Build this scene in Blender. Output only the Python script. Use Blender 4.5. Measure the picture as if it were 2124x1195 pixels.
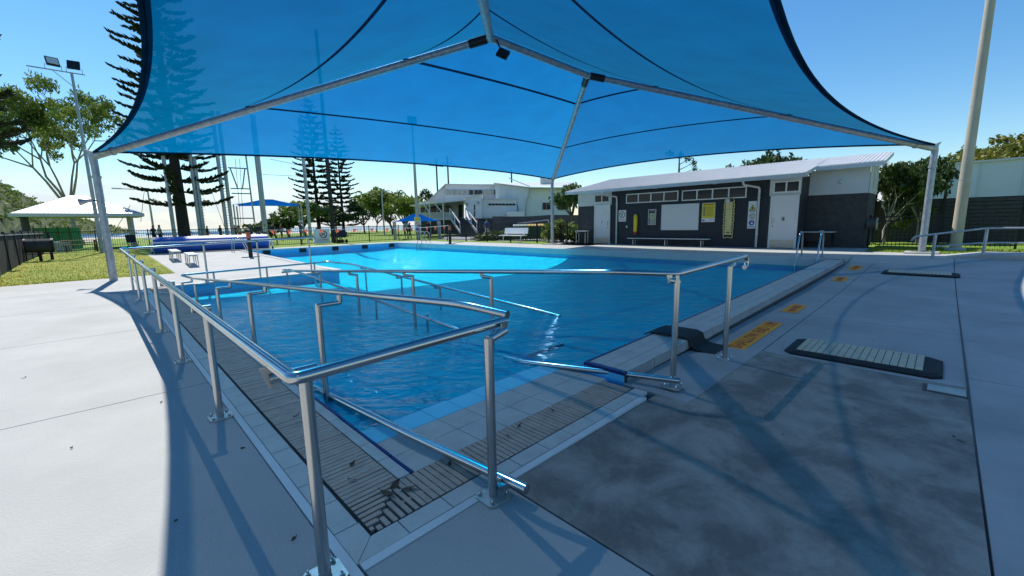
import bpy, bmesh, math, random
from mathutils import Vector, Matrix
random.seed(7)
PI=math.pi; R=math.radians
sc=bpy.context.scene
for o in list(bpy.data.objects): bpy.data.objects.remove(o)
C=sc.collection
# ---------------- camera ----------------
CAMH=1.42; FPX=868.85; PITCH=.154789; ROLL=-.02051; YAW=.798933
fw=Vector((math.cos(YAW)*math.cos(PITCH),math.sin(YAW)*math.cos(PITCH),-math.sin(PITCH)))
rt=Vector((math.sin(YAW),-math.cos(YAW),0)); up=rt.cross(fw)
r2=math.cos(ROLL)*rt+math.sin(ROLL)*up; u2=-math.sin(ROLL)*rt+math.cos(ROLL)*up
cam=bpy.data.objects.new('camera',bpy.data.cameras.new('camera')); C.objects.link(cam)
cam.matrix_world=Matrix(((r2.x,u2.x,-fw.x,0),(r2.y,u2.y,-fw.y,0),(r2.z,u2.z,-fw.z,CAMH),(0,0,0,1)))
cam.data.sensor_width=36; cam.data.lens=FPX/2124*36; cam.data.clip_start=.05; cam.data.clip_end=6000
sc.camera=cam
def ray(u,v): return fw+r2*((u-1062)/FPX)-u2*((v-597.5)/FPX)
def gp(u,v,z=0):
    d=ray(u,v); t=(z-CAMH)/d.z; return Vector((d.x*t,d.y*t,z))
def wp(u,v,ax,val):
    d=ray(u,v); t=val/d[ax]; return Vector((d.x*t,d.y*t,CAMH+d.z*t))
def dp(u,v,dist):
    d=ray(u,v); t=dist/math.hypot(d.x,d.y); return Vector((d.x*t,d.y*t,CAMH+d.z*t))
# ---------------- world and sun ----------------
SUN_AZ=R(81); SUN_EL=R(53)
w=bpy.data.worlds.new('World'); sc.world=w; w.use_nodes=True
nt=w.node_tree; nt.nodes.clear()
def N(t,nt,**k):
    n=nt.nodes.new(t)
    for a,b in k.items(): setattr(n,a,b)
    return n
out=N('ShaderNodeOutputWorld',nt); bg=N('ShaderNodeBackground',nt); bg.inputs[1].default_value=.10
sky=N('ShaderNodeTexSky',nt); sky.sky_type='NISHITA'; sky.sun_disc=False; sky.sun_elevation=SUN_EL; sky.sun_rotation=PI/2-SUN_AZ
sky.air_density=1.1; sky.dust_density=.1; sky.ozone_density=2.2; sky.altitude=0
# a low bank of thin white cloud along the horizon, all the way round
tc=N('ShaderNodeTexCoord',nt); sp=N('ShaderNodeSeparateXYZ',nt); nt.links.new(tc.outputs['Generated'],sp.inputs[0])
mp=N('ShaderNodeMapping',nt); mp.inputs['Scale'].default_value=(2.2,2.2,11); nt.links.new(tc.outputs['Generated'],mp.inputs[0])
nz=N('ShaderNodeTexNoise',nt); nz.inputs['Scale'].default_value=1.6; nz.inputs['Detail'].default_value=7; nz.inputs['Roughness'].default_value=.55
nt.links.new(mp.outputs[0],nz.inputs[0])
band=N('ShaderNodeMapRange',nt); band.interpolation_type='SMOOTHSTEP'
for i,x in ((1,.03),(2,.17),(3,.30),(4,-.45)): band.inputs[i].default_value=x
nt.links.new(sp.outputs[2],band.inputs[0])
ad=N('ShaderNodeMath',nt); ad.operation='ADD'; nt.links.new(nz.outputs[0],ad.inputs[0]); nt.links.new(band.outputs[0],ad.inputs[1])
cr=N('ShaderNodeMapRange',nt); cr.interpolation_type='SMOOTHSTEP'
for i,x in ((1,.56),(2,.86),(3,0),(4,.85)): cr.inputs[i].default_value=x
nt.links.new(ad.outputs[0],cr.inputs[0])
mx=N('ShaderNodeMixRGB',nt); mx.inputs[2].default_value=(5.2,5.6,6.2,1); hs=N('ShaderNodeHueSaturation',nt); hs.inputs['Saturation'].default_value=1.3; hs.inputs['Hue'].default_value=.497; nt.links.new(sky.outputs[0],hs.inputs['Color']); nt.links.new(cr.outputs[0],mx.inputs[0]); tn=N('ShaderNodeMixRGB',nt); tn.blend_type='MULTIPLY'; tn.inputs[0].default_value=1; tn.inputs[2].default_value=(.92,1.0,1.05,1); nt.links.new(hs.outputs[0],tn.inputs[1]); nt.links.new(tn.outputs[0],mx.inputs[1])
nt.links.new(mx.outputs[0],bg.inputs[0]); nt.links.new(bg.outputs[0],out.inputs[0])
sl=bpy.data.lights.new('sun','SUN'); sl.energy=3.9; sl.angle=R(.53); sl.color=(1,.95,.87)
so=bpy.data.objects.new('sun',sl); C.objects.link(so)
sd=Vector((math.cos(SUN_AZ)*math.cos(SUN_EL),math.sin(SUN_AZ)*math.cos(SUN_EL),math.sin(SUN_EL)))
so.rotation_euler=sd.to_track_quat('Z','Y').to_euler(); so.location=(0,0,30)
vs=sc.view_settings; vs.view_transform='Standard'; vs.look='None'; vs.gamma=1; vs.exposure=.55
sc.render.engine='CYCLES'; sc.cycles.max_bounces=9; sc.cycles.transparent_max_bounces=16; sc.cycles.sample_clamp_indirect=6
sc.cycles.caustics_reflective=False; sc.cycles.caustics_refractive=False
# ---------------- materials ----------------
M={}
def mat(name,col,rough=.6,metal=0,var=.12,scale=3.,bump=0,bscale=None,spec=.4,col2=None,detail=5,trans=0,stretch=None):
    m=bpy.data.materials.new(name); m.use_nodes=True; nt=m.node_tree; b=nt.nodes['Principled BSDF']
    b.inputs['Roughness'].default_value=rough; b.inputs['Metallic'].default_value=metal; b.inputs['Specular IOR Level'].default_value=spec
    geo=N('ShaderNodeNewGeometry',nt); src=geo.outputs['Position']
    if stretch:
        mm=N('ShaderNodeMapping',nt); mm.inputs['Scale'].default_value=stretch; nt.links.new(src,mm.inputs[0]); src=mm.outputs[0]
    n=N('ShaderNodeTexNoise',nt); n.inputs['Scale'].default_value=scale; n.inputs['Detail'].default_value=detail; n.inputs['Roughness'].default_value=.6
    nt.links.new(src,n.inputs[0])
    rp=N('ShaderNodeValToRGB',nt); e=rp.color_ramp.elements
    a=col; c2=col2 or tuple(x*(1+var) for x in col)
    if not col2: a=tuple(x*(1-var) for x in col)
    e[0].position=.32; e[0].color=(*a,1); e[1].position=.68; e[1].color=(*c2,1)
    nt.links.new(n.outputs[0],rp.inputs[0]); nt.links.new(rp.outputs[0],b.inputs['Base Color'])
    if bump:
        n2=N('ShaderNodeTexNoise',nt); n2.inputs['Scale'].default_value=bscale or scale*8; n2.inputs['Detail'].default_value=4
        nt.links.new(geo.outputs['Position'],n2.inputs[0])
        bp=N('ShaderNodeBump',nt); bp.inputs['Strength'].default_value=bump; bp.inputs['Distance'].default_value=.02
        nt.links.new(n2.outputs[0],bp.inputs['Height']); nt.links.new(bp.outputs[0],b.inputs['Normal'])
    if trans:
        o=nt.nodes['Material Output']; t=N('ShaderNodeBsdfTranslucent',nt); nt.links.new(rp.outputs[0],t.inputs[0])
        x=N('ShaderNodeMixShader',nt); x.inputs[0].default_value=trans; nt.links.new(b.outputs[0],x.inputs[1]); nt.links.new(t.outputs[0],x.inputs[2]); nt.links.new(x.outputs[0],o.inputs[0])
    M[name]=m; return m
mat('painted_concrete',(.41,.415,.40),.75,var=.09,scale=.9,bump=.25,bscale=60,detail=9)
mat('deck_strip',(.345,.345,.345),.7,var=.17,scale=1.1,bump=.25,bscale=50,detail=9)
mat('bare_concrete',(.17,.155,.14),.8,col2=(.34,.315,.28),scale=2.6,bump=.5,bscale=45,detail=10)
mat('plate_steel',(.46,.44,.41),.42,.6,var=.15,scale=12)
mat('joint',(.09,.09,.09),.9,scale=8)
mat('coping_tile',(.50,.50,.47),.55,var=.1,scale=6,bump=.15,bscale=90)
mat('grate',(.46,.35,.28),.6,var=.15,scale=9,bump=.2,bscale=120)
mat('channel',(.02,.02,.02),.9)
mat('steel',(.56,.55,.53),.24,1,var=.12,scale=7,stretch=(1,1,.25))
mat('steel_bright',(.52,.51,.50),.17,1,var=.06,scale=5)
mat('galvanised',(.40,.42,.44),.5,.6,var=.2,scale=9)
mat('navy_tile',(.012,.02,.13),.25,var=.2,scale=8)
mat('black_rubber',(.012,.012,.014),.8,var=.3,scale=20,bump=.3)
mat('yellow_paint',(.92,.36,.02),.7,var=.1,scale=12)
mat('red_paint',(.45,.07,.03),.7,var=.2,scale=25)
mat('white_paint',(.74,.75,.75),.45,var=.04,scale=2)
mat('off_white',(.62,.64,.64),.5,var=.05,scale=2)
mat('white_panel',(.68,.70,.71),.4,var=.04,scale=.7)
mat('dark_board',(.025,.028,.034),.6,var=.15,scale=3)
mat('charcoal_brick',(.06,.06,.062),.8,var=.2,scale=5,bump=.3)
mat('grey_block',(.075,.075,.08),.85,var=.15,scale=2.5,bump=.3)
mat('glass_dark',(.012,.016,.018),.12,var=.3,scale=1.5,spec=.35)
mat('kick_plate',(.38,.37,.34),.35,.7,var=.1,scale=9)
mat('roof_metal',(.60,.60,.60),.45,.15,var=.06,scale=2)
mat('black_metal',(.012,.012,.013),.5,var=.3,scale=9)
mat('grass',(.15,.24,.015),.9,col2=(.36,.32,.05),scale=.55,bump=.9,bscale=70,detail=9)
mat('grass_green',(.11,.22,.015),.9,col2=(.24,.32,.03),scale=.5,bump=.9,bscale=50,detail=9)
mat('grass_blade',(.17,.27,.02),.8,col2=(.38,.35,.06),scale=.6,detail=8,trans=.35)
mat('asphalt_path',(.36,.36,.36),.85,var=.08,scale=1,bump=.3)
mat('sand',(.52,.45,.36),.9,var=.12,scale=.3)
mat('sea',(.05,.16,.22),.15,var=.3,scale=.05,bump=.4,bscale=.7)
mat('hill',(.035,.06,.016),.95,col2=(.13,.15,.05),scale=.06,detail=10,bump=1,bscale=.5)
mat('bark',(.13,.10,.075),.9,var=.35,scale=6,bump=.6)
mat('pale_bark',(.30,.27,.23),.85,var=.35,scale=4,bump=.4)
mat('dark_bark',(.045,.037,.032),.95,var=.3,scale=6,bump=.6)
mat('leaf_gum',(.07,.125,.02),.6,col2=(.24,.30,.05),scale=.6,trans=.35)
mat('leaf_dark',(.028,.055,.012),.5,col2=(.075,.12,.022),scale=.8,trans=.2)
mat('leaf_mid',(.035,.075,.014),.55,col2=(.09,.15,.025),scale=.8,trans=.3)
mat('leaf_yellow',(.12,.13,.02),.6,col2=(.25,.24,.04),scale=.7,trans=.3)
mat('leaf_pine',(.018,.030,.012),.7,col2=(.05,.065,.025),scale=.7,trans=.15)
mat('cover_blue',(.02,.09,.42),.45,col2=(.03,.13,.52),scale=1.5,spec=.5)
mat('cover_light',(.14,.36,.78),.4,var=.1,scale=3)
mat('sail_small',(.003,.11,.46),.9,var=.08,scale=1,trans=.4,spec=0)
mat('bin_green',(.02,.07,.035),.5)
mat('bin_lid',(.55,.38,.07),.5)
mat('lid_green',(.30,.36,.30),.5)
mat('orange_flag',(.85,.20,.10),.7,trans=.3)
mat('skin',(.42,.25,.17),.6); mat('skin_dark',(.20,.11,.07),.6); mat('hair',(.03,.022,.016),.8)
mat('cloth_white',(.62,.62,.6),.8); mat('cloth_black',(.02,.02,.025),.8); mat('cloth_blue',(.04,.12,.35),.8); mat('cloth_red',(.35,.05,.05),.8); mat('cloth_navy',(.02,.03,.08),.8)
mat('sign_white',(.72,.74,.75),.4,var=.02); mat('sign_yellow',(.68,.56,.03),.45,var=.03); mat('sign_black',(.01,.01,.012),.5); mat('sign_blue',(.02,.09,.35),.45); mat('sign_green',(.5,.6,.4),.5)
mat('yellow_foam',(.72,.56,.03),.5); mat('spine_yellow',(.62,.55,.25),.45); mat('timber',(.26,.15,.08),.7)
mat('shade_net',(.012,.012,.014),.85); mat('green_net',(.06,.28,.18),.85,var=.15)
mat('concrete_pole',(.43,.39,.31),.8,var=.12,scale=3,bump=.2,stretch=(1,1,.3))
mat('leaf_litter',(.09,.05,.03),.8,var=.4,scale=40)
mat('mat_grey',(.52,.47,.35),.6,var=.12,scale=9)
_n=[n for n in M['bare_concrete'].node_tree.nodes if n.type=='TEX_NOISE'][0]; _n.inputs['Distortion'].default_value=.35; _n.inputs['Roughness'].default_value=.68
_r=[n for n in M['bare_concrete'].node_tree.nodes if n.type=='VALTORGB'][0].color_ramp.elements; _r[0].position=.40; _r[1].position=.62
# shade cloth: knitted, lets some sun straight through, glows blue where sunlit from above
def cloth(name,op,colr,tc,fwd=0):
    m=bpy.data.materials.new(name); m.use_nodes=True; nt=m.node_tree; nt.nodes.clear(); o=N('ShaderNodeOutputMaterial',nt)
    geo=N('ShaderNodeNewGeometry',nt)
    n=N('ShaderNodeTexNoise',nt); n.inputs['Scale'].default_value=1.3; n.inputs['Detail'].default_value=8; nt.links.new(geo.outputs['Position'],n.inputs[0])
    rp=N('ShaderNodeValToRGB',nt); e=rp.color_ramp.elements
    e[0].position=.3; e[0].color=(*[x*.76 for x in colr],1); e[1].position=.72; e[1].color=(*[min(1,x*1.2) for x in colr],1)
    nt.links.new(n.outputs[0],rp.inputs[0])
    d=N('ShaderNodeBsdfDiffuse',nt); t=N('ShaderNodeBsdfTranslucent',nt); tr=N('ShaderNodeBsdfTransparent',nt); tr.inputs[0].default_value=(*tc,1)
    nt.links.new(rp.outputs[0],d.inputs[0]); nt.links.new(rp.outputs[0],t.inputs[0])
    a0=N('ShaderNodeMixShader',nt); a0.inputs[0].default_value=.6; nt.links.new(d.outputs[0],a0.inputs[1]); nt.links.new(t.outputs[0],a0.inputs[2])
    rf=N('ShaderNodeBsdfRefraction',nt); rf.distribution='GGX'; rf.inputs['IOR'].default_value=1.12; rf.inputs['Roughness'].default_value=.8; rf.inputs['Color'].default_value=(*[min(1,x*1.5) for x in colr],1)
    a=N('ShaderNodeMixShader',nt); a.inputs[0].default_value=fwd; nt.links.new(a0.outputs[0],a.inputs[1]); nt.links.new(rf.outputs[0],a.inputs[2])
    b=N('ShaderNodeMixShader',nt); b.inputs[0].default_value=op; nt.links.new(tr.outputs[0],b.inputs[1]); nt.links.new(a.outputs[0],b.inputs[2])
    nt.links.new(b.outputs[0],o.inputs[0]); M[name]=m
cloth('shade_cloth',.935,(.0003,.14,.31),(.80,.92,1),.6)
cloth('shade_hem',.985,(.008,.06,.13),(.3,.5,.8))
# pool tile: grid of tiles, per tile tone
def tilemat(name,col,grout,size,rough=.3):
    m=bpy.data.materials.new(name); m.use_nodes=True; nt=m.node_tree; b=nt.nodes['Principled BSDF']; b.inputs['Roughness'].default_value=rough
    geo=N('ShaderNodeNewGeometry',nt); br=N('ShaderNodeTexBrick',nt); br.offset=0; br.inputs['Scale'].default_value=1
    br.inputs['Brick Width'].default_value=size; br.inputs['Row Height'].default_value=size; br.inputs['Mortar Size'].default_value=.006; br.inputs['Bias'].default_value=0
    br.inputs['Color1'].default_value=(*[x*.93 for x in col],1); br.inputs['Color2'].default_value=(*[min(1,x*1.06) for x in col],1); br.inputs['Mortar'].default_value=(*grout,1)
    nt.links.new(geo.outputs['Position'],br.inputs[0]); nt.links.new(br.outputs[0],b.inputs['Base Color']); M[name]=m
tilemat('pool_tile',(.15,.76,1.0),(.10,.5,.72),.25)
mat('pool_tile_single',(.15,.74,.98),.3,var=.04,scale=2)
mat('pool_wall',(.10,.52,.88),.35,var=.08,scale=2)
# water surface: clear, tinted, rippled
m=bpy.data.materials.new('water'); m.use_nodes=True; nt=m.node_tree; nt.nodes.clear(); o=N('ShaderNodeOutputMaterial',nt)
geo=N('ShaderNodeNewGeometry',nt); mp=N('ShaderNodeMapping',nt); mp.inputs['Scale'].default_value=(1,1,1); mp.inputs['Rotation'].default_value=(0,0,R(-45)); nt.links.new(geo.outputs['Position'],mp.inputs[0])
mp2=N('ShaderNodeMapping',nt); mp2.inputs['Scale'].default_value=(1.9,.75,1); nt.links.new(mp.outputs[0],mp2.inputs[0])
n1=N('ShaderNodeTexNoise',nt); n1.inputs['Scale'].default_value=3.1; n1.inputs['Detail'].default_value=3; n1.inputs['Distortion'].default_value=.8; nt.links.new(mp2.outputs[0],n1.inputs[0])
n2=N('ShaderNodeTexNoise',nt); n2.inputs['Scale'].default_value=.9; n2.inputs['Detail'].default_value=2; nt.links.new(mp2.outputs[0],n2.inputs[0])
am=N('ShaderNodeMath',nt); am.operation='MULTIPLY_ADD'; am.inputs[1].default_value=1.6; nt.links.new(n2.outputs[0],am.inputs[0]); nt.links.new(n1.outputs[0],am.inputs[2])
bp=N('ShaderNodeBump',nt); bp.inputs['Strength'].default_value=1; bp.inputs['Distance'].default_value=.13; nt.links.new(am.outputs[0],bp.inputs['Height'])
fr=N('ShaderNodeFresnel',nt); fr.inputs[0].default_value=1.33; nt.links.new(bp.outputs[0],fr.inputs['Normal']); fm_=N('ShaderNodeMath',nt); fm_.operation='MULTIPLY'; fm_.inputs[1].default_value=.52; nt.links.new(fr.outputs[0],fm_.inputs[0])
gl=N('ShaderNodeBsdfGlossy',nt); gl.inputs['Roughness'].default_value=.03; nt.links.new(bp.outputs[0],gl.inputs['Normal'])
tr=N('ShaderNodeBsdfTransparent',nt); tr.inputs[0].default_value=(.26,.93,1,1)
rf=N('ShaderNodeBsdfRefraction',nt); rf.inputs['IOR'].default_value=1.33; rf.inputs['Color'].default_value=(.42,.86,.97,1); rf.inputs['Roughness'].default_value=0; nt.links.new(bp.outputs[0],rf.inputs['Normal'])
x0=N('ShaderNodeMixShader',nt); x0.inputs[0].default_value=.0; nt.links.new(tr.outputs[0],x0.inputs[1]); nt.links.new(rf.outputs[0],x0.inputs[2])
x1=N('ShaderNodeMixShader',nt); nt.links.new(fm_.outputs[0],x1.inputs[0]); nt.links.new(x0.outputs[0],x1.inputs[1]); nt.links.new(gl.outputs[0],x1.inputs[2]); nt.links.new(x1.outputs[0],o.inputs[0])
M['water']=m
# corrugated / ribbed sheet and weatherboards come as geometry below
# ---------------- mesh helpers ----------------
def pm(o):
    m=Matrix.LocRotScale(o.location,o.rotation_euler,o.scale)
    return pm(o.parent)@m if o.parent else m
class MB:
    def __init__(s): s.v=[]; s.f=[]; s.m=[]
    def add(s,vs,fs,mi=0):
        k=len(s.v); s.v+= [Vector(x) for x in vs]; s.f+=[tuple(i+k for i in f) for f in fs]; s.m+=[mi]*len(fs); return s
    def b(s,x0,x1,y0,y1,z0,z1,mi=0):
        return s.add([(x0,y0,z0),(x1,y0,z0),(x1,y1,z0),(x0,y1,z0),(x0,y0,z1),(x1,y0,z1),(x1,y1,z1),(x0,y1,z1)],[(3,2,1,0),(4,5,6,7),(0,1,5,4),(1,2,6,5),(2,3,7,6),(3,0,4,7)],mi)
    def ob(s,c,size,mat3=None,mi=0):      # oriented box: centre, size, rotation matrix
        mat3=mat3 or Matrix.Identity(3); h=[x/2 for x in size]; k=len(s.v)
        s.b(-h[0],h[0],-h[1],h[1],-h[2],h[2],mi)
        for i in range(k,len(s.v)): s.v[i]=mat3@s.v[i]+Vector(c)
        return s
    def bar(s,a,b,w,h=None,mi=0,upv=(0,0,1)):  # box beam from a to b
        a=Vector(a); b=Vector(b); d=b-a; L=d.length; d.normalize(); u=Vector(upv)
        if abs(d.dot(u))>.98: u=Vector((1,0,0))
        x=d.cross(u).normalized(); z=x.cross(d)
        return s.ob((a+b)/2,(w,L,h or w),Matrix((x,d,z)).transposed(),mi)
    def tube(s,pts,r,n=8,r1=None,cap=True,mi=0):
        pts=[Vector(p) for p in pts]; rings=[]; m=len(pts)
        t0=(pts[1]-pts[0]).normalized(); u=Vector((0,0,1)) if abs(t0.z)<.9 else Vector((1,0,0))
        x=t0.cross(u).normalized()
        k=len(s.v)
        for i,p in enumerate(pts):
            a=(pts[i]-pts[i-1]).normalized() if i else t0
            b=(pts[i+1]-pts[i]).normalized() if i<m-1 else a
            t=(a+b).normalized() if (a+b).length>1e-5 else a
            x=(x-t*x.dot(t)).normalized(); y=t.cross(x)
            rr=r if r1 is None else r+(r1-r)*i/(m-1)
            sc_=1/max(.5,math.sqrt(max(.05,(1+a.dot(b))/2)))
            bis=(b-a); bis=bis.normalized() if bis.length>1e-4 else None
            for j in range(n):
                q=x*math.cos(2*PI*j/n)+y*math.sin(2*PI*j/n)
                if bis: q=q+bis*q.dot(bis)*(sc_-1)
                s.v.append(p+q*rr)
        for i in range(m-1):
            for j in range(n):
                s.f.append((k+i*n+j,k+i*n+(j+1)%n,k+(i+1)*n+(j+1)%n,k+(i+1)*n+j)); s.m.append(mi)
        if cap:
            s.f.append(tuple(k+j for j in range(n))[::-1]); s.f.append(tuple(k+(m-1)*n+j for j in range(n))); s.m+=[mi,mi]
        return s
    def prism(s,poly,ext,mi=0):   # polygon (3d pts) extruded by vector
        n=len(poly); e=Vector(ext); P=[Vector(p) for p in poly]
        return s.add(P+[p+e for p in P],[tuple(range(n))[::-1],tuple(range(n,2*n))]+[(i,(i+1)%n,n+(i+1)%n,n+i) for i in range(n)],mi)
    def grid(s,fn,nu,nv,mi=0):
        k=len(s.v)
        for i in range(nu+1):
            for j in range(nv+1): s.v.append(Vector(fn(i/nu,j/nv)))
        for i in range(nu):
            for j in range(nv):
                a=k+i*(nv+1)+j; s.f.append((a,a+nv+1,a+nv+2,a+1)); s.m.append(mi)
        return s
    def mesh(s,name,mats,inv=None,smooth=False):
        me=bpy.data.meshes.new(name); me.from_pydata([tuple(inv@v) if inv else tuple(v) for v in s.v],[],s.f)
        for mm in (mats if isinstance(mats,(list,tuple)) else [mats]): me.materials.append(M[mm])
        if any(s.m): me.polygons.foreach_set('material_index',s.m)
        if smooth:
            me.polygons.foreach_set('use_smooth',[True]*len(s.f))
            try: me.set_sharp_from_angle(angle=R(40))
            except Exception: pass
        me.update(); return me
    def build(s,name,mats,parent=None,smooth=False,world=True):
        inv=pm(parent).inverted() if (parent is not None and world) else None
        o=bpy.data.objects.new(name,s.mesh(name,mats,inv,smooth)); C.objects.link(o); o.parent=parent
        return o
def tag(o,label=None,cat=None,group=None,kind=None):
    if label: o['label']=label
    if cat: o['category']=cat
    if group: o['group']=group
    if kind: o['kind']=kind
    return o
def thing(name,label,cat,loc=(0,0,0),rz=0,group=None):
    o=bpy.data.objects.new(name,None); C.objects.link(o); o.location=loc; o.rotation_euler=(0,0,rz); o.empty_display_size=.2
    return tag(o,label,cat,group)
def struct(name,mb,mats,parent=None,smooth=False):
    return tag(mb.build(name,mats,parent,smooth),kind='structure')
def copy_tree(o,parent=None):
    c=o.copy(); C.objects.link(c); c.parent=parent
    for ch in o.children: copy_tree(ch,c)
    return c
def part_copy(o,loc=None,rot=None):   # alike piece under the same parent, sharing the mesh
    c=o.copy(); C.objects.link(c); c.parent=o.parent
    if loc is not None: c.location=loc
    if rot is not None: c.rotation_euler=rot
    return c
def empty_struct(name,loc=(0,0,0)):
    o=bpy.data.objects.new(name,None); C.objects.link(o); o.location=loc; o['kind']='structure'; return o
def fillet(pts,r=.08,n=4):
    P=[Vector(p) for p in pts]; o=[P[0]]
    for i in range(1,len(P)-1):
        a=(P[i-1]-P[i]); b=(P[i+1]-P[i]); k=min(r,a.length*.45,b.length*.45); a.normalize(); b.normalize()
        for j in range(n+1):
            t=j/n; p0=P[i]+a*k*(1-t); p1=P[i]+b*k*t
            o.append(p0*(1-t)+p1*t)
    return o+[P[-1]]
# ================= SETTING: ground, decks, pool =================
def clamp(x,a=0,b=1): return max(a,min(b,x))
def zl(Y): return .2*clamp((Y-15)/11)                 # left side rises gently to the far end
def zr(X):                                            # right side deck profile
    pts=[(-20,0),(1.4,0),(5,-.04),(10,-.03),(13,.02),(15,.08),(16.3,.2),(60,.2)]
    for (a,za),(b,zb) in zip(pts,pts[1:]):
        if X<=b: return za+(zb-za)*(X-a)/(b-a)
    return .2
struct('ground',MB().b(-700,500,-260,95,-3.2,-1.95).b(-700,500,95,130,-3.2,-2.6),'grass_green')
# raised park land round the pool: four strips that leave the pool basin open
gz=-.16
g=MB(); g.b(-60,120,-40,-.6,-2,gz); g.b(-60,.3,-.6,95,-2,gz); g.b(22.5,120,-.6,95,-2,.12); g.b(.3,22.5,28,95,-2,.12); g.b(15.2,22.5,-.6,28,-2,gz); g.b(.3,15.2,-.6,1.3,-2,gz); g.b(.3,5.2,14.2,28,-2,gz)
struct('terrain',g,'grass_green')
dk=empty_struct('pool_deck')
def slab(x0,x1,y0,y1,zf,m='painted_concrete',g=.006,t=.12,nx=1,ny=1,name='slab'):
    b=MB(); x0+=g; x1-=g; y0+=g; y1-=g
    xs=[x0+(x1-x0)*i/nx for i in range(nx+1)]; ys=[y0+(y1-y0)*j/ny for j in range(ny+1)]
    for i in range(nx):
        for j in range(ny):
            a,bb,c,d=xs[i],xs[i+1],ys[j],ys[j+1]
            P=[(a,c),(bb,c),(bb,d),(a,d)]
            b.add([(x,y,zf(x,y)-t) for x,y in P]+[(x,y,zf(x,y)) for x,y in P],[(4,5,6,7)]+([(0,1,5,4)] if j==0 else [])+([(1,2,6,5)] if i==nx-1 else [])+([(2,3,7,6)] if j==ny-1 else [])+([(3,0,4,7)] if i==0 else []))
    return b.build(name,m,dk)
fl=lambda x,y:0
yb=[-6,-2.3,1.35,4.68,8.03,11.2,14.4,17.05]
for a,b in zip(yb,yb[1:]):
    slab(-16,-6.5,a,b,lambda x,y:zl(y)); slab(-6.5,.565,a,b,lambda x,y:zl(y))
slab(.615,1.43,-6,1.55,fl); 
slab(.565,5.34,14.4,17.05,lambda x,y:zl(y)); slab(.565,5.34,13.62,14.4,lambda x,y:zl(y))
for a,b in ((17.05,20.4),(20.4,23.7),(23.7,26.86)): slab(1.6,5.34,a,b,lambda x,y:zl(y))
# margin strips beside the coping
slab(.565,.607,1.35,13.62,lambda x,y:.004,'off_white',0,name='margin_strip'); slab(.62,3.0,1.55,1.597,lambda x,y:.004,'off_white',0,name='margin_strip')
# right-hand deck: strip along the pool wall, middle strip, outer strip
rz_=lambda x,y:zr(x)
tag(slab(1.43,5.08,-.27,1.55,rz_,'bare_concrete',nx=4),label='bare weathered concrete panel')
slab(3.16,5.08,1.28,1.868,lambda x,y:zr(x)+.004,'deck_strip',nx=2)
xb=[5.08,7.35,10.05,12.7,15.3]
for a,b in zip(xb,xb[1:]):
    slab(a,b,1.28,1.868,rz_,'deck_strip',nx=3); slab(a,b,-.27,1.28,rz_,'deck_strip',nx=3)
xb=[1.43,5.4,9.3,13.4]
for a,b in zip(xb,xb[1:]): slab(a,b,-3.6,-.27,rz_,'deck_strip',nx=3)
slab(1.43,13.4,-8,-3.6,rz_,'deck_strip',nx=8); slab(13.4,18.6,-1.6,-.27,rz_,'deck_strip',nx=4); slab(13.4,18.6,-8,-1.6,rz_,'painted_concrete',nx=4)
slab(15.3,18.6,-.27,1.868,rz_,'painted_concrete',nx=4)
# a strip of rubber filler in the long joints
b=MB(); b.b(3.2,15.3,1.272,1.288,-.2,-.05); b.b(1.43,14,-.277,-.263,-.2,-.03); struct('joint_filler',b,'joint',dk)
del bpy.data.objects['joint_filler']['kind']
f2=lambda x,y:.2
for a,b in zip([1.868,5.6,9,12.4,15.8,19.2,22.6,26.86],[5.6,9,12.4,15.8,19.2,22.6,26.86,28.45]):
    slab(14.97,17.55 if a>14 else 19.3,a,b,f2)
slab(19.3,20.65,1.868,3.95,f2); 
for a,b in zip([1.6,5.4,9,12],[5.4,9,12,14.97]): slab(a,b,26.93,28.45,f2)
slab(17.55,19.9,12.4,15.2,f2)
# raised path with ramp beside the right-hand post
b=MB(); P=[(16.9,-.1),(18.2,-.1),(18.2,-.85),(16.9,-.85)]
b.add([(x,y,.19) for x,y in P]+[(16.9,-.1,.205),(18.2,-.1,.205),(18.2,-.85,.32),(16.9,-.85,.32)],[(4,5,6,7)[::-1],(0,1,5,4),(1,2,6,5),(2,3,7,6),(3,0,4,7)])
b.b(16.9,18.2,-9,-.852,.1,.32); b.build('raised_path','painted_concrete',dk)
# lawns
def lawn(name,x0,x1,y0,y1,zf,m,nx,ny):
    return tag(MB().grid(lambda u,v:(x0+(x1-x0)*u,y0+(y1-y0)*v,zf(x0+(x1-x0)*u,y0+(y1-y0)*v)+random.uniform(0,.012)),nx,ny).build(name,m),kind='structure')
lawn('lawn',-2.6,1.6,17.05,36.4,lambda x,y:zl(y)-.01,'grass',30,120)
lawn('lawn',1.6,18.6,28.45,36.4,lambda x,y:.19,'grass_green',50,25)
lawn('lawn',17.55,24,15.2,30,lambda x,y:.17,'grass_green',20,50)
lawn('lawn',18.6,26,-6,1.868,lambda x,y:.18,'grass_green',24,24)
b=MB(); random.seed(3)
for i in range(9000):     # grass tufts on the near lawn
    x=random.uniform(-2.5,1.55); y=17.1+19*random.random()**1.6; h=random.uniform(.02,.055); a=random.uniform(0,PI); w=.012; z=zl(y)-.01
    dx,dy=math.cos(a)*w,math.sin(a)*w; lx,ly=random.uniform(-.02,.02),random.uniform(-.02,.02)
    b.add([(x-dx,y-dy,z),(x+dx,y+dy,z),(x+lx,y+ly,z+h)],[(0,1,2)])
for i in range(2500):
    x=random.uniform(18.7,21.5); y=random.uniform(-2.5,1.8); h=random.uniform(.03,.07); a=random.uniform(0,PI); w=.015
    dx,dy=math.cos(a)*w,math.sin(a)*w
    b.add([(x-dx,y-dy,.18),(x+dx,y+dy,.18),(x+random.uniform(-.02,.02),y,.18+h)],[(0,1,2)])
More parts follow.
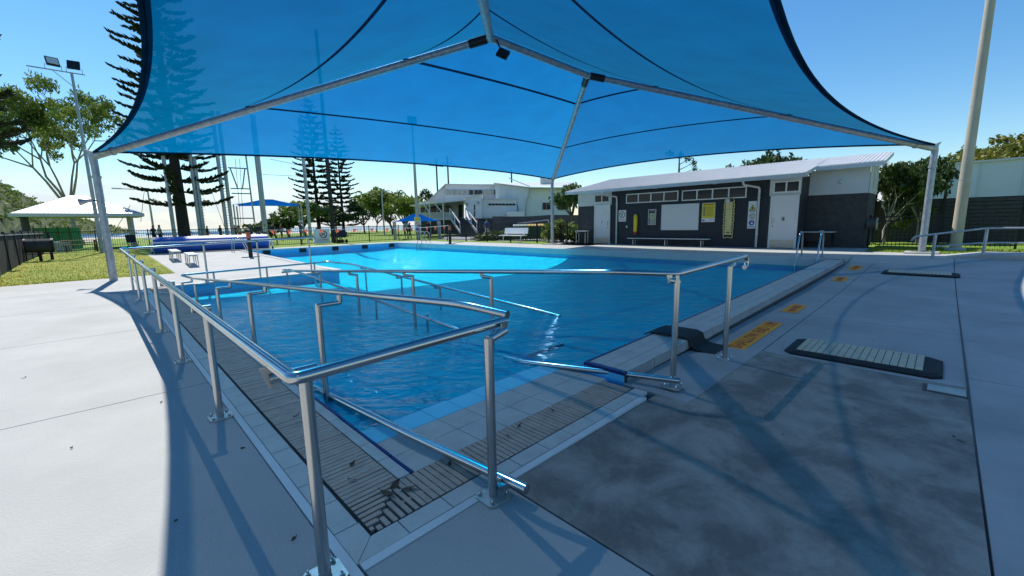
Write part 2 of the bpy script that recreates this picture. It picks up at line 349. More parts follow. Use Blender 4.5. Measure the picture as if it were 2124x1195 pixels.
tag(b.build('grass_blades','grass_blade'),'short green and straw coloured grass on the pool lawns','grass',kind='stuff')
# ---------------- pool ----------------
pool=empty_struct('swimming_pool')
WZ=-.03
b=MB()
X0,X1,XM,Y0,Y1,YA=1.12,14.9,5.4,2.3,26.85,13.55
# floors
zfl=lambda x,y:-.5+.30*clamp((x-12.4)/2.5)**2+.24*clamp((y-24)/2.85)**2*(1-clamp((x-12.4)/2.5)**2)
b.grid(lambda u,v:(5.0+(X1-5.0)*u,Y0-.3+(Y1-Y0+.3)*v,zfl(5.0+(X1-5.0)*u,Y0-.3+(Y1-Y0+.3)*v)),24,40); b.grid(lambda u,v:(3.1+1.9*u,Y0-.3+(YA-Y0+.3)*v,-.502),2,4)
b.build('floor','pool_tile',pool)
sl_=lambda y:-.004-.035*(y-2.02)
b=MB(); b.add([(1.14,4.52,sl_(4.52)),(3.2,4.52,sl_(4.52)),(3.2,11,sl_(11)),(1.14,11,sl_(11)),(1.14,YA,sl_(11)),(5.0,YA,sl_(11)),(5.0,11,sl_(11)),(3.2,4,-.46),(5.0,4,-.46)],[(0,1,2,3),(3,2,6,5,4),(2,7,8,6)])
b.add([(3.2,2.0,0),(3.2,4.5,sl_(4.5)),(3.2,11,sl_(11)),(3.2,4,-.46),(3.2,2.0,-.46)],[(0,1,2,3,4)])
b.add([(5.0,11,sl_(11)),(5.0,4,-.46),(5.0,4,-.5),(5.0,YA,-.5),(5.0,YA,sl_(11))],[(0,1,2,3,4)])
b.build('ramp','pool_tile',pool)
b=MB()
def wall(p,q,z0,z1): b.add([(*p,z0),(*q,z0),(*q,z1),(*p,z1)],[(0,1,2,3)])
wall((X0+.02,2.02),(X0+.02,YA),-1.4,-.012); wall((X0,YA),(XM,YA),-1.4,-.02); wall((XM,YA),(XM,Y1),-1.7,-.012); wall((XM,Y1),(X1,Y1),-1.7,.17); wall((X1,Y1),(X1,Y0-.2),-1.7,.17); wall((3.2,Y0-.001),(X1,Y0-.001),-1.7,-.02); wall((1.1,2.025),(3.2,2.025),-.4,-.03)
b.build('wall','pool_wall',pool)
# black lane-end squares on the far wall
m0=MB().b(-.2,.2,-.012,.012,-.12,.13).build('lane_mark','sign_black',pool,world=False); m0.location=(6.7,Y1-.012,.02)
for i in range(1,5): part_copy(m0,(6.7+i*1.95,Y1-.012,.02))
# ramp tiles near the entry, one by one
k=0
def tile_mesh(sx,sy,t,mats): return MB().b(-sx/2+.003,sx/2-.003,-sy/2+.003,sy/2-.003,-t,0).mesh('tile',mats)
tw=tile_mesh(.25,.25,.02,'coping_tile'); tb=tile_mesh(.25,.25,.02,'pool_tile_single')
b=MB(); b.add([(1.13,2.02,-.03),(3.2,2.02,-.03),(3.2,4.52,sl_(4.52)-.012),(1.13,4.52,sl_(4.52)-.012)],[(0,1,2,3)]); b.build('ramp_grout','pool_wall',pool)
for j in range(10):
    for i in range(8):
        o=bpy.data.objects.new('tile',tw if j<2 else tb); C.objects.link(o); o.parent=pool
        y=2.145+.25*j; o.location=(1.27+.25*i,y,sl_(y)+random.uniform(-.0008,.0008)); o.rotation_euler=(-math.atan(.035),0,0)
# coping tiles flush with the deck: outer rows
def tiles(mesh,pts,rot=0):
    for p in pts:
        o=bpy.data.objects.new('tile',mesh); C.objects.link(o); o.parent=pool; o.location=(p[0],p[1],p[2]+random.uniform(-.001,.001)); o.rotation_euler=(0,0,rot)
co=tile_mesh(.117,.25,.03,'coping_tile'); ci=tile_mesh(.25,.117,.03,'coping_tile')
tiles(co,[(.667,1.97+.25*i,.003) for i in range(0,46)])
tiles(ci,[(.99+.25*i,1.66,.003) for i in range(0,9)])
b=MB(); b.prism([(.61,1.602,-.03),(.727,1.719,-.03),(.727,1.842,-.03),(.61,1.842,-.03)],(0,0,.033)); b.build('corner_tile','coping_tile',pool)
b=MB(); b.prism([(.612,1.6,-.03),(.862,1.6,-.03),(.862,1.717,-.03),(.73,1.717,-.03)],(0,0,.033)); b.build('corner_tile','coping_tile',pool)
cn=tile_mesh(.078,.25,.03,'coping_tile'); tiles(cn,[(1.080,2.15+.25*i,.0) for i in range(0,45)])
nv=tile_mesh(.024,.25,.03,'navy_tile'); tiles(nv,[(1.132,2.15+.25*i,.0) for i in range(0,45)])
# alcove far edge and left pool edge coping
b=MB(); b.b(1.12,5.4,13.56,13.8,-.1,.008); b.b(5.35,5.6,13.8,26.85,-.1,.012)
b.build('coping','coping_tile',pool)
ce=tile_mesh(.25,.24,.03,'coping_tile')
tiles(ce,[(1.25+.25*i,13.68,.014) for i in range(0,16)]); tiles(ce,[(5.475,13.9+.26*i,zl(13.9+.26*i)+.006) for i in range(0,50)],PI/2)
b=MB(); b.b(14.88,14.975,2.3,26.93,-.08,.206); b.b(5.6,14.88,26.835,26.935,.12,.206); b.build('coping','off_white',pool)
# raised wall (hob) along the near right side, tiled
zt=lambda x:.075+.125*(x-3.2)/11.75
b=MB()
for x0,x1,mi in ((3.2,14.97,0),):
    b.add([(x0,1.875,-.1),(x1,1.875,.0),(x1,2.3,-.3),(x0,2.3,-.3),(x0,1.875,zt(x0)-.012),(x1,1.875,zt(x1)-.012),(x1,2.3,zt(x1)-.012),(x0,2.3,zt(x0)-.012)],[(4,5,6,7),(0,1,5,4),(1,2,6,5),(2,3,7,6),(3,0,4,7)])
b.build('hob','charcoal_brick',pool)
hob_n=[(.14,1.945),(.14,2.085),(.13,2.22)]
for r,(wy,yc) in enumerate(hob_n):
    tm=tile_mesh(.5,wy,.012,'coping_tile')
    x=3.25+(.25 if r==1 else .25)
    i=0
    while x+.25<14.97:
        o=bpy.data.objects.new('tile',tm); C.objects.link(o); o.parent=pool; o.location=(x,yc,zt(x)); o.rotation_euler=(0,-math.atan(.125/11.75),0); x+=.5; i+=1
b=MB(); b.b(3.19,3.245,1.87,2.31,zt(3.2)-.025,zt(3.2)+.004); b.build('hob_edge','navy_tile',pool); MB().b(3.192,3.2,1.872,2.308,-.2,zt(3.2)-.025).build('hob_end','pool_wall',pool)
b=MB(); b.bar((3.2,2.298,zt(3.2)-.01),(14.9,2.298,zt(14.9)-.01),.02,.03); b.build('hob_edge','navy_tile',pool)
fm=MB().b(-.245,.245,-.004,.004,0,.085).mesh('tile','deck_strip')
for i in range(23):
    o=bpy.data.objects.new('tile',fm); C.objects.link(o); o.parent=pool; x=3.5+.5*i; o.location=(x,1.872,zt(x)-.1); o.scale=(1,1,1.05)
# water
b=MB(); b.add([(1.144,2.4,WZ),(3.2,2.4,WZ),(3.2,2.298,WZ),(X1,2.298,WZ),(X1,Y1,WZ),(XM,Y1,WZ),(XM,YA,WZ),(1.144,YA,WZ)],[(0,1,2,3,4,5,6,7)])
struct('water',b,'water')
# overflow grates with separate bars
ch=MB(); ch.b(.735,1.04,1.73,13.56,-.16,-.06); ch.b(1.04,3.1,1.725,2.02,-.16,-.06); ch.b(.725,.737,1.73,13.56,-.06,-.001); ch.b(1.036,1.042,2.02,13.56,-.06,-.002)
ch.b(.737,3.1,1.717,1.727,-.06,-.001); ch.b(1.04,3.1,2.018,2.026,-.06,-.012); ch.build('channel','channel',pool)
gl_=thing('drain_grate','long beige slotted overflow grate beside the outer handrail','drain grate',(.89,7.6,0))
bar_m=MB().b(-.146,.146,-.0168,.0168,-.02,0).mesh('bar','grate'); 
for i in range(288):
    y=2.045+.04*i
    o=bpy.data.objects.new('bar',bar_m); C.objects.link(o); o.parent=gl_; o.location=(0,y-7.6,random.uniform(-.003,.001)); o.rotation_euler=(random.uniform(-.04,.04),0,random.uniform(-.006,.006))
for i in range(7):      # mitred corner bars
    y=1.765+.04*i; ln=.292-(1.0-.76)*(1-(i+.2)/7.2)*1.0; x1=.745+.04*i+.02
    MB().b(.745,x1,y-.0125,y+.0125,-.02,0).build('bar','grate',gl_)
    x=.785+.04*i
MB().b(.81,.82,1.8,13.5,-.03,-.018).b(.95,.96,2.0,13.5,-.03,-.018).build('tie_rod','grate',gl_)
gr=thing('drain_grate','short slotted grate across the ramp entry under the two floor rails','drain grate',(2.1,1.87,0))
bar2=MB().b(-.0162,.0162,-.143,.143,-.02,0).mesh('bar','grate')
for i in range(51):
    o=bpy.data.objects.new('bar',bar2); C.objects.link(o); o.parent=gr; o.location=(1.06+.04*i-2.1,.003,random.uniform(-.002,.001)); o.rotation_euler=(0,random.uniform(-.04,.04),0)
for i in range(7):
    x=.785+.04*i; MB().b(x-.0125,x+.0125,1.73,1.73+.035+.04*i,-.02,0).build('bar','grate',gr)
MB().b(.95,3.08,1.83,1.842,-.016,-.004).b(1.0,3.08,1.93,1.942,-.016,-.004).build('tie_rod','grate',gr)
# ================= HANDRAILS =================
def plate(parent,x,y,z,rz=0,s=.075,bolts=True):
    p=MB(); k=s*.72
    P=[(s,k),(k,s),(-k,s),(-s,k),(-s,-k),(-k,-s),(k,-s),(s,-k)]; c,si=math.cos(rz),math.sin(rz)
    p.prism([(x+a*c-b*si,y+a*si+b*c,z) for a,b in P],(0,0,.012)); pl=p.build('base_plate','plate_steel',parent)
    if bolts:
        for a,b in ((.7,.7),(-.7,.7),(.7,-.7),(-.7,-.7)):
            q=MB(); X=x+s*(a*c-b*si)*.95; Y=y+s*(a*si+b*c)*.95
            q.tube([(X,Y,z+.01),(X,Y,z+.026)],.011,6).tube([(X,Y,z+.024),(X,Y,z+.038)],.0075,6,.003); q.build('bolt','steel',parent,True)
def post(parent,x,y,z0,z1,r=.0245,pl=True,bolts=True):
    p=MB().tube([(x,y,z0),(x,y,z1)],r,14).build('post','steel',parent,True)
    if pl: plate(p,x,y,z0,bolts=bolts)
    return p
def arm(parent,a,b,r=.022):
    a=Vector(a); b=Vector(b)
    m=MB().tube([a,b],r,10); d=(b-a).normalized(); d.z=0
    # wedge flange under the rail
    s_=Vector((-d.y,d.x,0))*.004
    for sg in (1,):
        P=[b+Vector((0,0,.045))-d*.035,b+Vector((0,0,.045))+d*.03,b+Vector((0,0,-.01))+d*.012,b+Vector((0,0,-.03))-d*.02]
        m.prism([p-s_ for p in P],s_*2)
    return m.build('bracket','steel',parent,True)
def hook(p,d,r=.07):    # rounded return at a rail end: p end point, d horizontal unit direction
    p=Vector(p); d=Vector(d); o=[]
    for i in range(1,10):
        a=PI*1.05*i/9; o.append(p+d*(r*math.sin(a))+Vector((0,0,-r+r*math.cos(a))))
    return o
H1=thing('handrail','long steel handrail with floor plates between the deck and slotted grate','handrail',(.44,7.6,0))
z1=lambda y:.875+.095*(y-1.6)/12
pts=[(1.50,1.60,.90),(.44,1.60,z1(1.6)),(.32,13.75,.985),(4.75,13.72,1.10)]
MB().tube(fillet(pts,.035,3)+hook(pts[-1],(1,0,0)),.0255,16).build('rail','steel_bright',H1,True)
for y in (1.66,3.72,5.64,7.55,9.5,11.45,13.5):
    x=.49-.07*(y-1.66)/12; xr=.44-.12*(y-1.6)/12.1
    if y<2: post(H1,x,y-.03,0,.86)
    else:
        post(H1,x+.015,y,0,z1(y)-.03,bolts=y<9)
        MB().tube([(x+.045,y,z1(y)-.045),(xr-.01,y,z1(y)-.045)],.0245,12).build('bracket','steel',H1,True)
MB().tube([(.62,1.90,.80),(.43,1.90,.80)],.0235,12).prism([(.452,1.895,.85),(.40,1.895,.85),(.43,1.895,.755),(.45,1.895,.755)],(0,.01,0)).build('bracket','steel',H1,True)
post(H1,1.31,1.52,0,.86); arm(H1,(1.31,1.52,.85),(1.46,1.56,.862))
for x,z in ((1.95,0),(3.2,0),(4.62,0)):
    post(H1,x,13.72,z,1.02,.024,bolts=False); MB().tube([(x,13.72,1.01),(x+.02,13.72,1.05)],.03,10,.018).build('bracket','steel',H1,True)
H2=thing('handrail','steel ramp handrail on cranked posts standing in the shallow water','handrail',(1.45,7,0))
zr2=lambda y:.96-.0655*max(0,y-1.9)
pts=[(1.52,1.60,.93),(1.45,1.9,.96),(1.45,12.35,zr2(12.35)),(1.28,12.8,.33),(4.82,12.8,.375),(4.9,11.4,.375),(4.95,8.5,.21),(5.02,4.5,-.02),(5.03,4.1,-.05)]
MB().tube(fillet(pts,.12,4),.0245,14).build('rail','steel_bright',H2,True)
for y in (3.55,5.85,7.88,10.1,12.0):
    p=post(H2,1.22,y,-.25-.06*(y-3),zr2(y)-.07,.024,pl=False)
    MB().tube(fillet([(1.205,y,zr2(y)-.075),(1.40,y,zr2(y)-.075),(1.40,y,zr2(y)-.01)],.01,2),.0215,12).build('bracket','steel',H2,True)
for x in (1.95,3.15,4.4):
    post(H2,x,12.8,-.6,.31,.022,pl=False); MB().tube([(x,12.8,.30),(x,12.8,.35)],.018,10,.03).build('bracket','steel',H2,True)
for y,zt_ in ((10.9,.33),(9.0,.22),(7.4,.13)):
    post(H2,5.06,y,-.9,zt_-.05,.022,pl=False); arm(H2,(5.06,y,zt_-.06),(4.95,y+.02,zt_-.05),.018)
H3=thing('handrail','steel ramp handrail that doubles back down into the pool','handrail',(3.1,7,0))
zr3=lambda y:.985-.066*max(0,y-1.9)
pts=[(4.52,1.50,.985),(3.36,1.50,.975),(3.1,1.95,.985),(3.1,11.0,zr3(11)),(3.16,11.4,.375),(3.30,11.35,.37),(3.33,10.9,.35),(3.40,4.7,-.02),(3.41,4.4,-.05)]
h=hook((5.05,1.50,1.0),(1,0,0),.06)
MB().tube(list(reversed(h))+[(5.05,1.50,1.0)]+fillet([(4.9,1.50,.998)]+pts[1:],.07,4),.0245,14).build('rail','steel_bright',H3,True)
post(H3,3.36,1.50,0,.93); arm(H3,(3.40,1.50,.90),(3.30,1.54,.925)); MB().tube([(3.36,1.50,.915),(3.36,1.50,.965)],.018,10).build('stem','steel',H3,True)
post(H3,4.50,1.47,-.035,.94); arm(H3,(4.50,1.47,.925),(4.68,1.49,.945))
for y in (3.66,5.4,7.3,9.1):
    post(H3,3.22,y,sl_(y)-.3,zr3(y)-.075,.023,pl=False); arm(H3,(3.235,y,zr3(y)-.085),(3.08,y,zr3(y)-.05),.02)
post(H3,3.22,11.3,-.62,.30,.022,pl=False); MB().tube([(3.10,11.3,.325),(3.32,11.3,.325)],.02,10).build('bracket','steel',H3,True)
for y in (7.2,5.5): post(H3,3.5,y,-.95,.03+.055*(y-5.3),.02,pl=False)
# floor-level wheel guide rails of the ramp
g1=thing('guide_rail','low steel floor rail ending over the short slotted grate corner','guide rail',(1.3,2.6,0))
MB().tube([(1.40,1.36,.075),(1.30,2.37,.05),(1.26,3.81,-.05),(1.25,7,-.27),(1.25,10.5,-.5)],.027,14).build('rail','steel_bright',g1,True)
MB().bar((1.33,1.50,.05),(1.39,1.47,.06),.03).build('bracket','steel',g1)
for y in (3.9,6.8,9.8): MB().tube([(1.26,y,-.05-.066*(y-3.8)),(1.26,y,sl_(y)-.02)],.018,8).build('foot','steel',g1,True)
g2=thing('guide_rail','low steel floor rail running into water beside the raised pool wall','guide rail',(3.1,2.2,0))
MB().tube([(3.36,1.44,.07),(3.19,2.15,.03),(3.04,2.95,-.035),(3.04,4,-.10),(3.04,10.5,-.52)],.0265,14).build('rail','steel_bright',g2,True)
MB().bar((3.36,1.50,.03),(3.35,1.45,.06),.03).build('bracket','steel',g2)
for y in (3.2,6.4,9.6): MB().tube([(3.04,y,-.05-.066*(y-3.2)),(3.04,y,sl_(y)-.02)],.018,8).build('foot','steel',g2,True)
# ================= SHADE CANOPY =================
cn_=thing('shade_canopy','huge blue shade sail on four steel posts spanning the pool','shade sail',(9,8,0))
L_=Vector((.15,16.35,3.47)); F_=Vector((17.7,14.93,3.6)); R_=Vector((18.62,.43,3.45)); N_=Vector((-.45,.1,3.5)); A_=Vector((6.87,7.6,5.62)); B_=Vector((10.6,7.6,5.62))
def edge(P,Q,sag,rise):
    P=Vector(P); Q=Vector(Q); d=(Q-P); n=Vector((-d.y,d.x,0)).normalized()
    ctr=(A_+B_)/2
    if n.dot(ctr-P)<0: n=-n
    return lambda s:P+d*s+n*(sag*4*s*(1-s))+Vector((0,0,rise*4*s*(1-s)))
def panel(P,Q,a,b,sag,rise):
    e=edge(P,Q,sag,rise)
    off=Vector((0,0,.06))
    S=lambda s,t:e(s)*(1-t)+(a*(1-s)+b*s)*t+off-Vector((0,0,.22*4*s*(1-s)*4*t*(1-t)*.5))
    return S
panels=[('F',panel(L_,F_,A_,B_,1.25,.12)),('N',panel(N_,R_,A_,B_,1.42,.06)),('L',panel(L_,N_,A_,A_,.87,.12)),('R',panel(F_,R_,B_,B_,.95,.3))]
for nm,S in panels:
    MB().grid(lambda u,v:S(u,v),36,18).build('panel','shade_cloth',cn_,True)
    for t in (.43,.81):
        wd=.006
        MB().grid(lambda u,v:S(u,t-wd+2*wd*v)-Vector((0,0,.012)),40,1).build('seam','shade_hem',cn_,True)
    MB().grid(lambda u,v:S(.0+1.0*u,.017*v)-Vector((0,0,.008)),40,1).build('hem','shade_hem',cn_,True)
    # edge cable pocket
    MB().tube([S(i/30,.004) for i in range(31)],.03,6).build('edge_cable','shade_hem',cn_,True)
for P,T in ((L_,A_),(N_,A_),(F_,B_),(R_,B_)):
    d=(T-P).normalized(); MB().tube([P+d*.05-Vector((0,0,.06)),T-Vector((0,0,.06))],.085,14).build('rafter','galvanised',cn_,True)
    # flange sleeve a short way up the rafter
    MB().tube([P+d*.62-Vector((0,0,.06)),P+d*.68-Vector((0,0,.06))],.108,12).build('flange','galvanised',cn_,True)
MB().tube([A_-Vector((0,0,.06)),B_-Vector((0,0,.06))],.085,14).build('ridge_beam','galvanised',cn_,True)
for T,other in ((A_,(L_,)),(B_,(F_,R_))):
    for P in other:
        d=(P-T).normalized(); MB().tube([T+d*.08-Vector((0,0,.06)),T+d*.5-Vector((0,0,.06))],.1,10).build('wrap','black_metal',cn_,True)
for P,z0 in ((L_,0),(N_,0),(F_,.2),(R_,.2)):
    dirc=Vector((P.x-8.7,P.y-7.6,0)).normalized()
    pp=MB().tube([(P.x,P.y,z0),(P.x,P.y,P.z-.05)],.092,18,.085).build('post','galvanised',cn_,True)
    MB().prism([Vector((P.x,P.y,P.z-.25))+dirc*.1+Vector((-dirc.y,dirc.x,0))*.006,Vector((P.x,P.y,P.z-.1))-dirc*.1,Vector((P.x,P.y,P.z+.05))-dirc*.12,Vector((P.x,P.y,P.z+.16))+dirc*.22,Vector((P.x,P.y,P.z+.05))+dirc*.13],Vector((-dirc.y,dirc.x,0))*.02).build('gusset','galvanised',cn_)
    MB().tube([(P.x,P.y,P.z-.62),(P.x,P.y,P.z-.56)],.105,18).build('collar','galvanised',cn_,True)
    if z0: MB().b(P.x-.45,P.x+.45,P.y-.4,P.y+.4,z0-.06,z0+.035).build('footing','painted_concrete',cn_); plate(pp,P.x,P.y,z0+.035,.4,.24)
# floodlight under the ridge end
fl_=thing('floodlight','small black floodlight hanging under the canopy ridge end','floodlight',A_-Vector((-.1,.1,.2)))
q=Matrix.Rotation(R(38),3,'Y')@Matrix.Rotation(R(45),3,'Z')
MB().ob((.1,-.1,-.2),(.07,.26,.22),q).build('housing','black_metal',fl_,world=False); MB().ob((.06,-.1,-.23),(.012,.22,.18),q).build('lens','glass_dark',fl_,world=False); MB().tube([(0,0,.1),(.06,-.06,-.1)],.02,8).build('bracket','black_metal',fl_,world=False)
# horn loudspeaker on the left post
hs=thing('loudspeaker','small grey horn loudspeaker fixed to the left canopy post','loudspeaker',(.0,16.3,2.25))
MB().tube([(0,0,0),(-.12,.02,-.02)],.05,10).tube([(-.12,.02,-.02),(-.27,.05,-.04)],.05,12,.11).build('horn','galvanised',hs,True,False); MB().bar((.15,.0,0),(0,0,0),.03).build('bracket','black_metal',hs,world=False)
# ================= helper: flat lettering =================
def text(body,size,loc,rot3,matname,parent,name='lettering',align='CENTER',sx=1.0,depth=.0015):
    cu=bpy.data.curves.new('t','FONT'); cu.body=body; cu.size=size; cu.align_x=align; cu.align_y='CENTER'; cu.extrude=depth; cu.resolution_u=2
    o=bpy.data.objects.new('t',cu); C.objects.link(o); dg=bpy.context.evaluated_depsgraph_get()
    me=bpy.data.meshes.new_from_object(o.evaluated_get(dg)); bpy.data.objects.remove(o)
    me.materials.clear(); me.materials.append(M[matname])
    T=Matrix.Translation(Vector(loc))@rot3.to_4x4()@Matrix.Diagonal((sx,1,1,1)); me.transform(pm(parent).inverted()@T)
    o=bpy.data.objects.new(name,me); C.objects.link(o); o.parent=parent; return o
WALL=Matrix(((0,0,-1),(-1,0,0),(0,1,0)))      # x -> -Y, y -> Z, z -> -X
def disc(cx,cy,cz,r,ri=0,n=28,t=.003):         # flat disc or ring on a wall that faces -X
    b=MB()
    if ri:
        b.add([(cx-t,cy+rr*math.cos(2*PI*i/n),cz+rr*math.sin(2*PI*i/n)) for i in range(n) for rr in (ri,r)],[(2*i,2*i+1,(2*i+3)%(2*n),(2*i+2)%(2*n)) for i in range(n)])
    else: b.add([(cx-t,cy+r*math.cos(2*PI*i/n),cz+r*math.sin(2*PI*i/n)) for i in range(n)],[tuple(range(n))])
    return b
def no_dive(p,X,y,z,r):
    disc(X,y,z,r,r*.82,t=.004).build('prohibition_ring','sign_black',p)
    MB().bar((X-.005,y+r*.62,z+r*.62),(X-.005,y-r*.62,z-r*.62),.003,r*.16,upv=(0,1,1)).build('slash','sign_black',p)
    b=MB(); b.bar((X-.004,y+r*.45,z-r*.1),(X-.004,y-r*.35,z+r*.42),.003,r*.2,upv=(0,1,1)); b.bar((X-.004,y+r*.4,z-r*.42),(X-.004,y-r*.1,z-r*.42),.003,r*.12)
    b.build('diver','sign_black',p)
# ================= AMENITIES BUILDING =================
AX=19.3; FZ=.2
am=thing('amenities_building','dark weatherboard pool building with two white doors and pale metal roof','building',(21,8.2,FZ))
MB().b(AX+.03,22.9,3.95,14.4,FZ,2.95).b(20.66,22.9,2.1,3.95,FZ,3.0).build('core_wall','dark_board',am)
def boards(y0,y1,z0,z1,X,m,pitch=.135,th=.018):
    b=MB(); z=z0
    while z<z1-.01:
        zt_=min(z+pitch,z1); b.add([(X,y0,z),(X,y1,z),(X,y1,zt_),(X,y0,zt_),(X-th,y0,z),(X-th,y1,z),(X-.004,y1,zt_),(X-.004,y0,zt_)],[(4,5,6,7)[::-1],(0,1,5,4),(1,2,6,5),(3,0,4,7)]); z+=pitch
    return b
def boards_obj(y0,y1,z0,z1,X,m): return tag(boards(y0,y1,z0,z1,X,m).build('weatherboards',m,am),kind='stuff')
boards_obj(5.0,12.25,FZ,2.93,AX,'dark_board')
boards_obj(3.95,5.0,FZ,2.26,AX-.0,'charcoal_brick'); boards_obj(13.3,14.4,FZ,2.22,AX,'charcoal_brick')
MB().b(AX-.015,AX+.03,13.3,14.4,2.222,2.95).build('white_upper_wall','off_white',am); MB().b(AX-.012,AX+.03,3.95,5.0,2.262,2.95).build('white_upper_wall','off_white',am)
MB().b(AX-.008,AX+.03,12.25,13.3,2.24,2.95).build('white_upper_wall','off_white',am)
# right wing: brick below, white sheet above, side wall
bk=boards(2.1,3.95,FZ,2.25,20.66,'charcoal_brick',.19,.006); tag(bk.build('brick_courses','charcoal_brick',am),kind='stuff')
MB().b(20.64,20.66,2.1,3.95,2.252,3.2).build('white_upper_wall','off_white',am)
b=MB(); b.prism([(20.64,2.09,2.252),(22.9,2.09,2.252),(22.9,2.09,3.80),(20.64,2.09,3.27)],(0,-.03,0)); b.build('white_side_wall','off_white',am)
b=MB(); b.prism([(20.66,2.095,FZ),(22.9,2.095,FZ),(22.9,2.095,2.25),(20.66,2.095,2.25)],(0,-.012,0)); b.build('brick_side_wall','charcoal_brick',am)
for x in (21.2,21.8,22.4): MB().b(x,x+.03,2.03,2.062,2.26,3.35+.23*(x-20.64)).build('cover_strip','off_white',am)
MB().b(21.0,21.5,2.03,2.06,2.45,2.9).build('louvre','roof_metal',am)
b=MB(); b.b(AX+.03,22.9,14.402,14.42,FZ,2.2); b.build('brick_end_wall','charcoal_brick',am); MB().prism([(AX+.03,14.402,2.202),(22.9,14.402,2.202),(22.9,14.402,3.7),(AX+.03,14.402,2.95)],(0,.016,0)).build('white_end_wall','off_white',am)
# skillion roof, ribbed
rz=lambda x:2.96+.207*(x-18.6)
def roof(y0,y1,x0,x1,dz=0):
    b=MB(); b.prism([(x0,y0,rz(x0)+dz),(x1,y0,rz(x1)+dz),(x1,y0,rz(x1)+.05+dz),(x0,y0,rz(x0)+.05+dz)],(0,y1-y0,0))
    y=y0+.05
    while y<y1-.03:
        b.prism([(x0-.005,y,rz(x0)+.05+dz),(x1,y,rz(x1)+.05+dz),(x1,y,rz(x1)+.064+dz),(x0-.005,y,rz(x0)+.064+dz)],(0,.03,0)); y+=.125
    return b
tag(roof(3.75,14.75,18.62,23.1).build('roof','roof_metal',am)); tag(roof(1.72,3.745,20.35,23.1,-.02).build('roof','roof_metal',am))
MB().b(18.56,18.62,3.72,14.78,2.86,2.99).build('gutter','off_white',am); MB().b(20.28,20.35,1.7,3.72,3.17,3.31).build('gutter','off_white',am)
b=MB(); b.prism([(18.56,3.70,2.88),(20.4,3.70,3.26),(20.4,3.70,3.40),(18.56,3.70,3.02)],(0,.03,0)); b.build('fascia','off_white',am)
b=MB(); b.prism([(20.3,1.69,3.19),(23.1,1.69,3.77),(23.1,1.69,3.92),(20.3,1.69,3.34)],(0,.03,0)); b.build('fascia','off_white',am)
b=MB(); b.prism([(18.56,14.78,2.88),(23.1,14.78,3.80),(23.1,14.78,3.95),(18.56,14.78,3.02)],(0,-.03,0)); b.build('fascia','off_white',am)
MB().b(18.62,AX,3.75,14.75,2.90,2.93).build('soffit','off_white',am)
for y in (12.6,9.7,7.0,4.4): MB().b(18.9,19.05,y-.1,y+.1,2.87,2.90).build('soffit_light','sign_white',am)
def win(y0,y1,z0,z1,n):
    wv=MB(); X=AX-.05
    wv.b(X,AX+.01,y0,y1,z0,z0+.045).b(X,AX+.01,y0,y1,z1-.045,z1).b(X,AX+.01,y0,y0+.045,z0+.045,z1-.045).b(X,AX+.01,y1-.045,y1,z0+.045,z1-.045)
    st=(y1-y0-.045)/n
    for i in range(1,n): wv.b(X+.003,AX+.01,y0+st*i,y0+st*i+.055,z0+.045,z1-.045)
    o=wv.build('window','white_paint',am)
    for i in range(n):
        a=y0+st*i+.05; c_=y0+st*(i+1)
        pn=MB().b(AX-.032,AX-.02,a,c_,z0+.045,z1-.045).build('pane','glass_dark',o)
    return o
win(8.70,11.39,2.25,2.72,4); win(5.83,8.53,2.24,2.71,4); win(12.36,13.3,2.37,2.80,2); win(3.98,4.87,2.36,2.80,2)
def door(y0,y1,hand,picto):
    d=MB().b(AX-.05,AX+.01,y0+.03,y1-.03,FZ+.02,2.22).build('door','white_paint',am)
    fr=MB().b(AX-.07,AX+.01,y0-.03,y0+.028,FZ,2.26).b(AX-.07,AX+.01,y1-.028,y1+.03,FZ,2.26).b(AX-.07,AX+.01,y0+.028,y1-.028,2.222,2.262).build('frame','white_paint',d)
    MB().b(AX-.056,AX-.051,y0+.05,y1-.05,FZ+.03,FZ+.33).build('kick_plate','kick_plate',d)
    yh=y0+.1 if hand>0 else y1-.1
    MB().b(AX-.085,AX-.05,yh-.012,yh+.012,1.18,1.42).build('handle','steel',d); MB().b(AX-.06,AX-.05,yh-.02,yh+.02,1.05,1.09).build('lock','sign_black',d)
    ym=(y0+y1)/2
    if picto: MB().b(AX-.056,AX-.051,ym-.06,ym+.06,1.27,1.43).build('sign_plate','kick_plate',d)
    b=disc(AX-.054,ym,1.405,.014); b.add([(AX-.058,ym-.03,1.385),(AX-.058,ym+.03,1.385),(AX-.058,ym+.018,1.34),(AX-.058,ym+.012,1.285),(AX-.058,ym-.012,1.285),(AX-.058,ym-.018,1.34)],[(0,1,2,3,4,5)]); b.build('pictogram','sign_black',d)
    return d
door(12.34,13.26,1,False); door(4.0,4.9,-1,True)
for y,zt_ in ((11.9,2.68),(5.35,2.6)):
    MB().tube(fillet([(18.6,y+.45,2.9),(18.65,y+.42,2.72),(AX-.07,y+.02,2.62),(AX-.07,y,2.5),(AX-.07,y,FZ+.02)],.07,3),.042,12).build('downpipe','off_white',am,True)
    for z in (2.2,.75): MB().b(AX-.115,AX,y-.05,y+.05,z,z+.025).build('pipe_clip','off_white',am)
MB().b(AX-.05,AX-.02,11.28,11.36,1.05,1.14).build('power_point','off_white',am)
MB().tube([(20.62,2.95,2.72),(20.56,2.95,2.72)],.07,12,.05).build('wall_lamp','off_white',am,True)
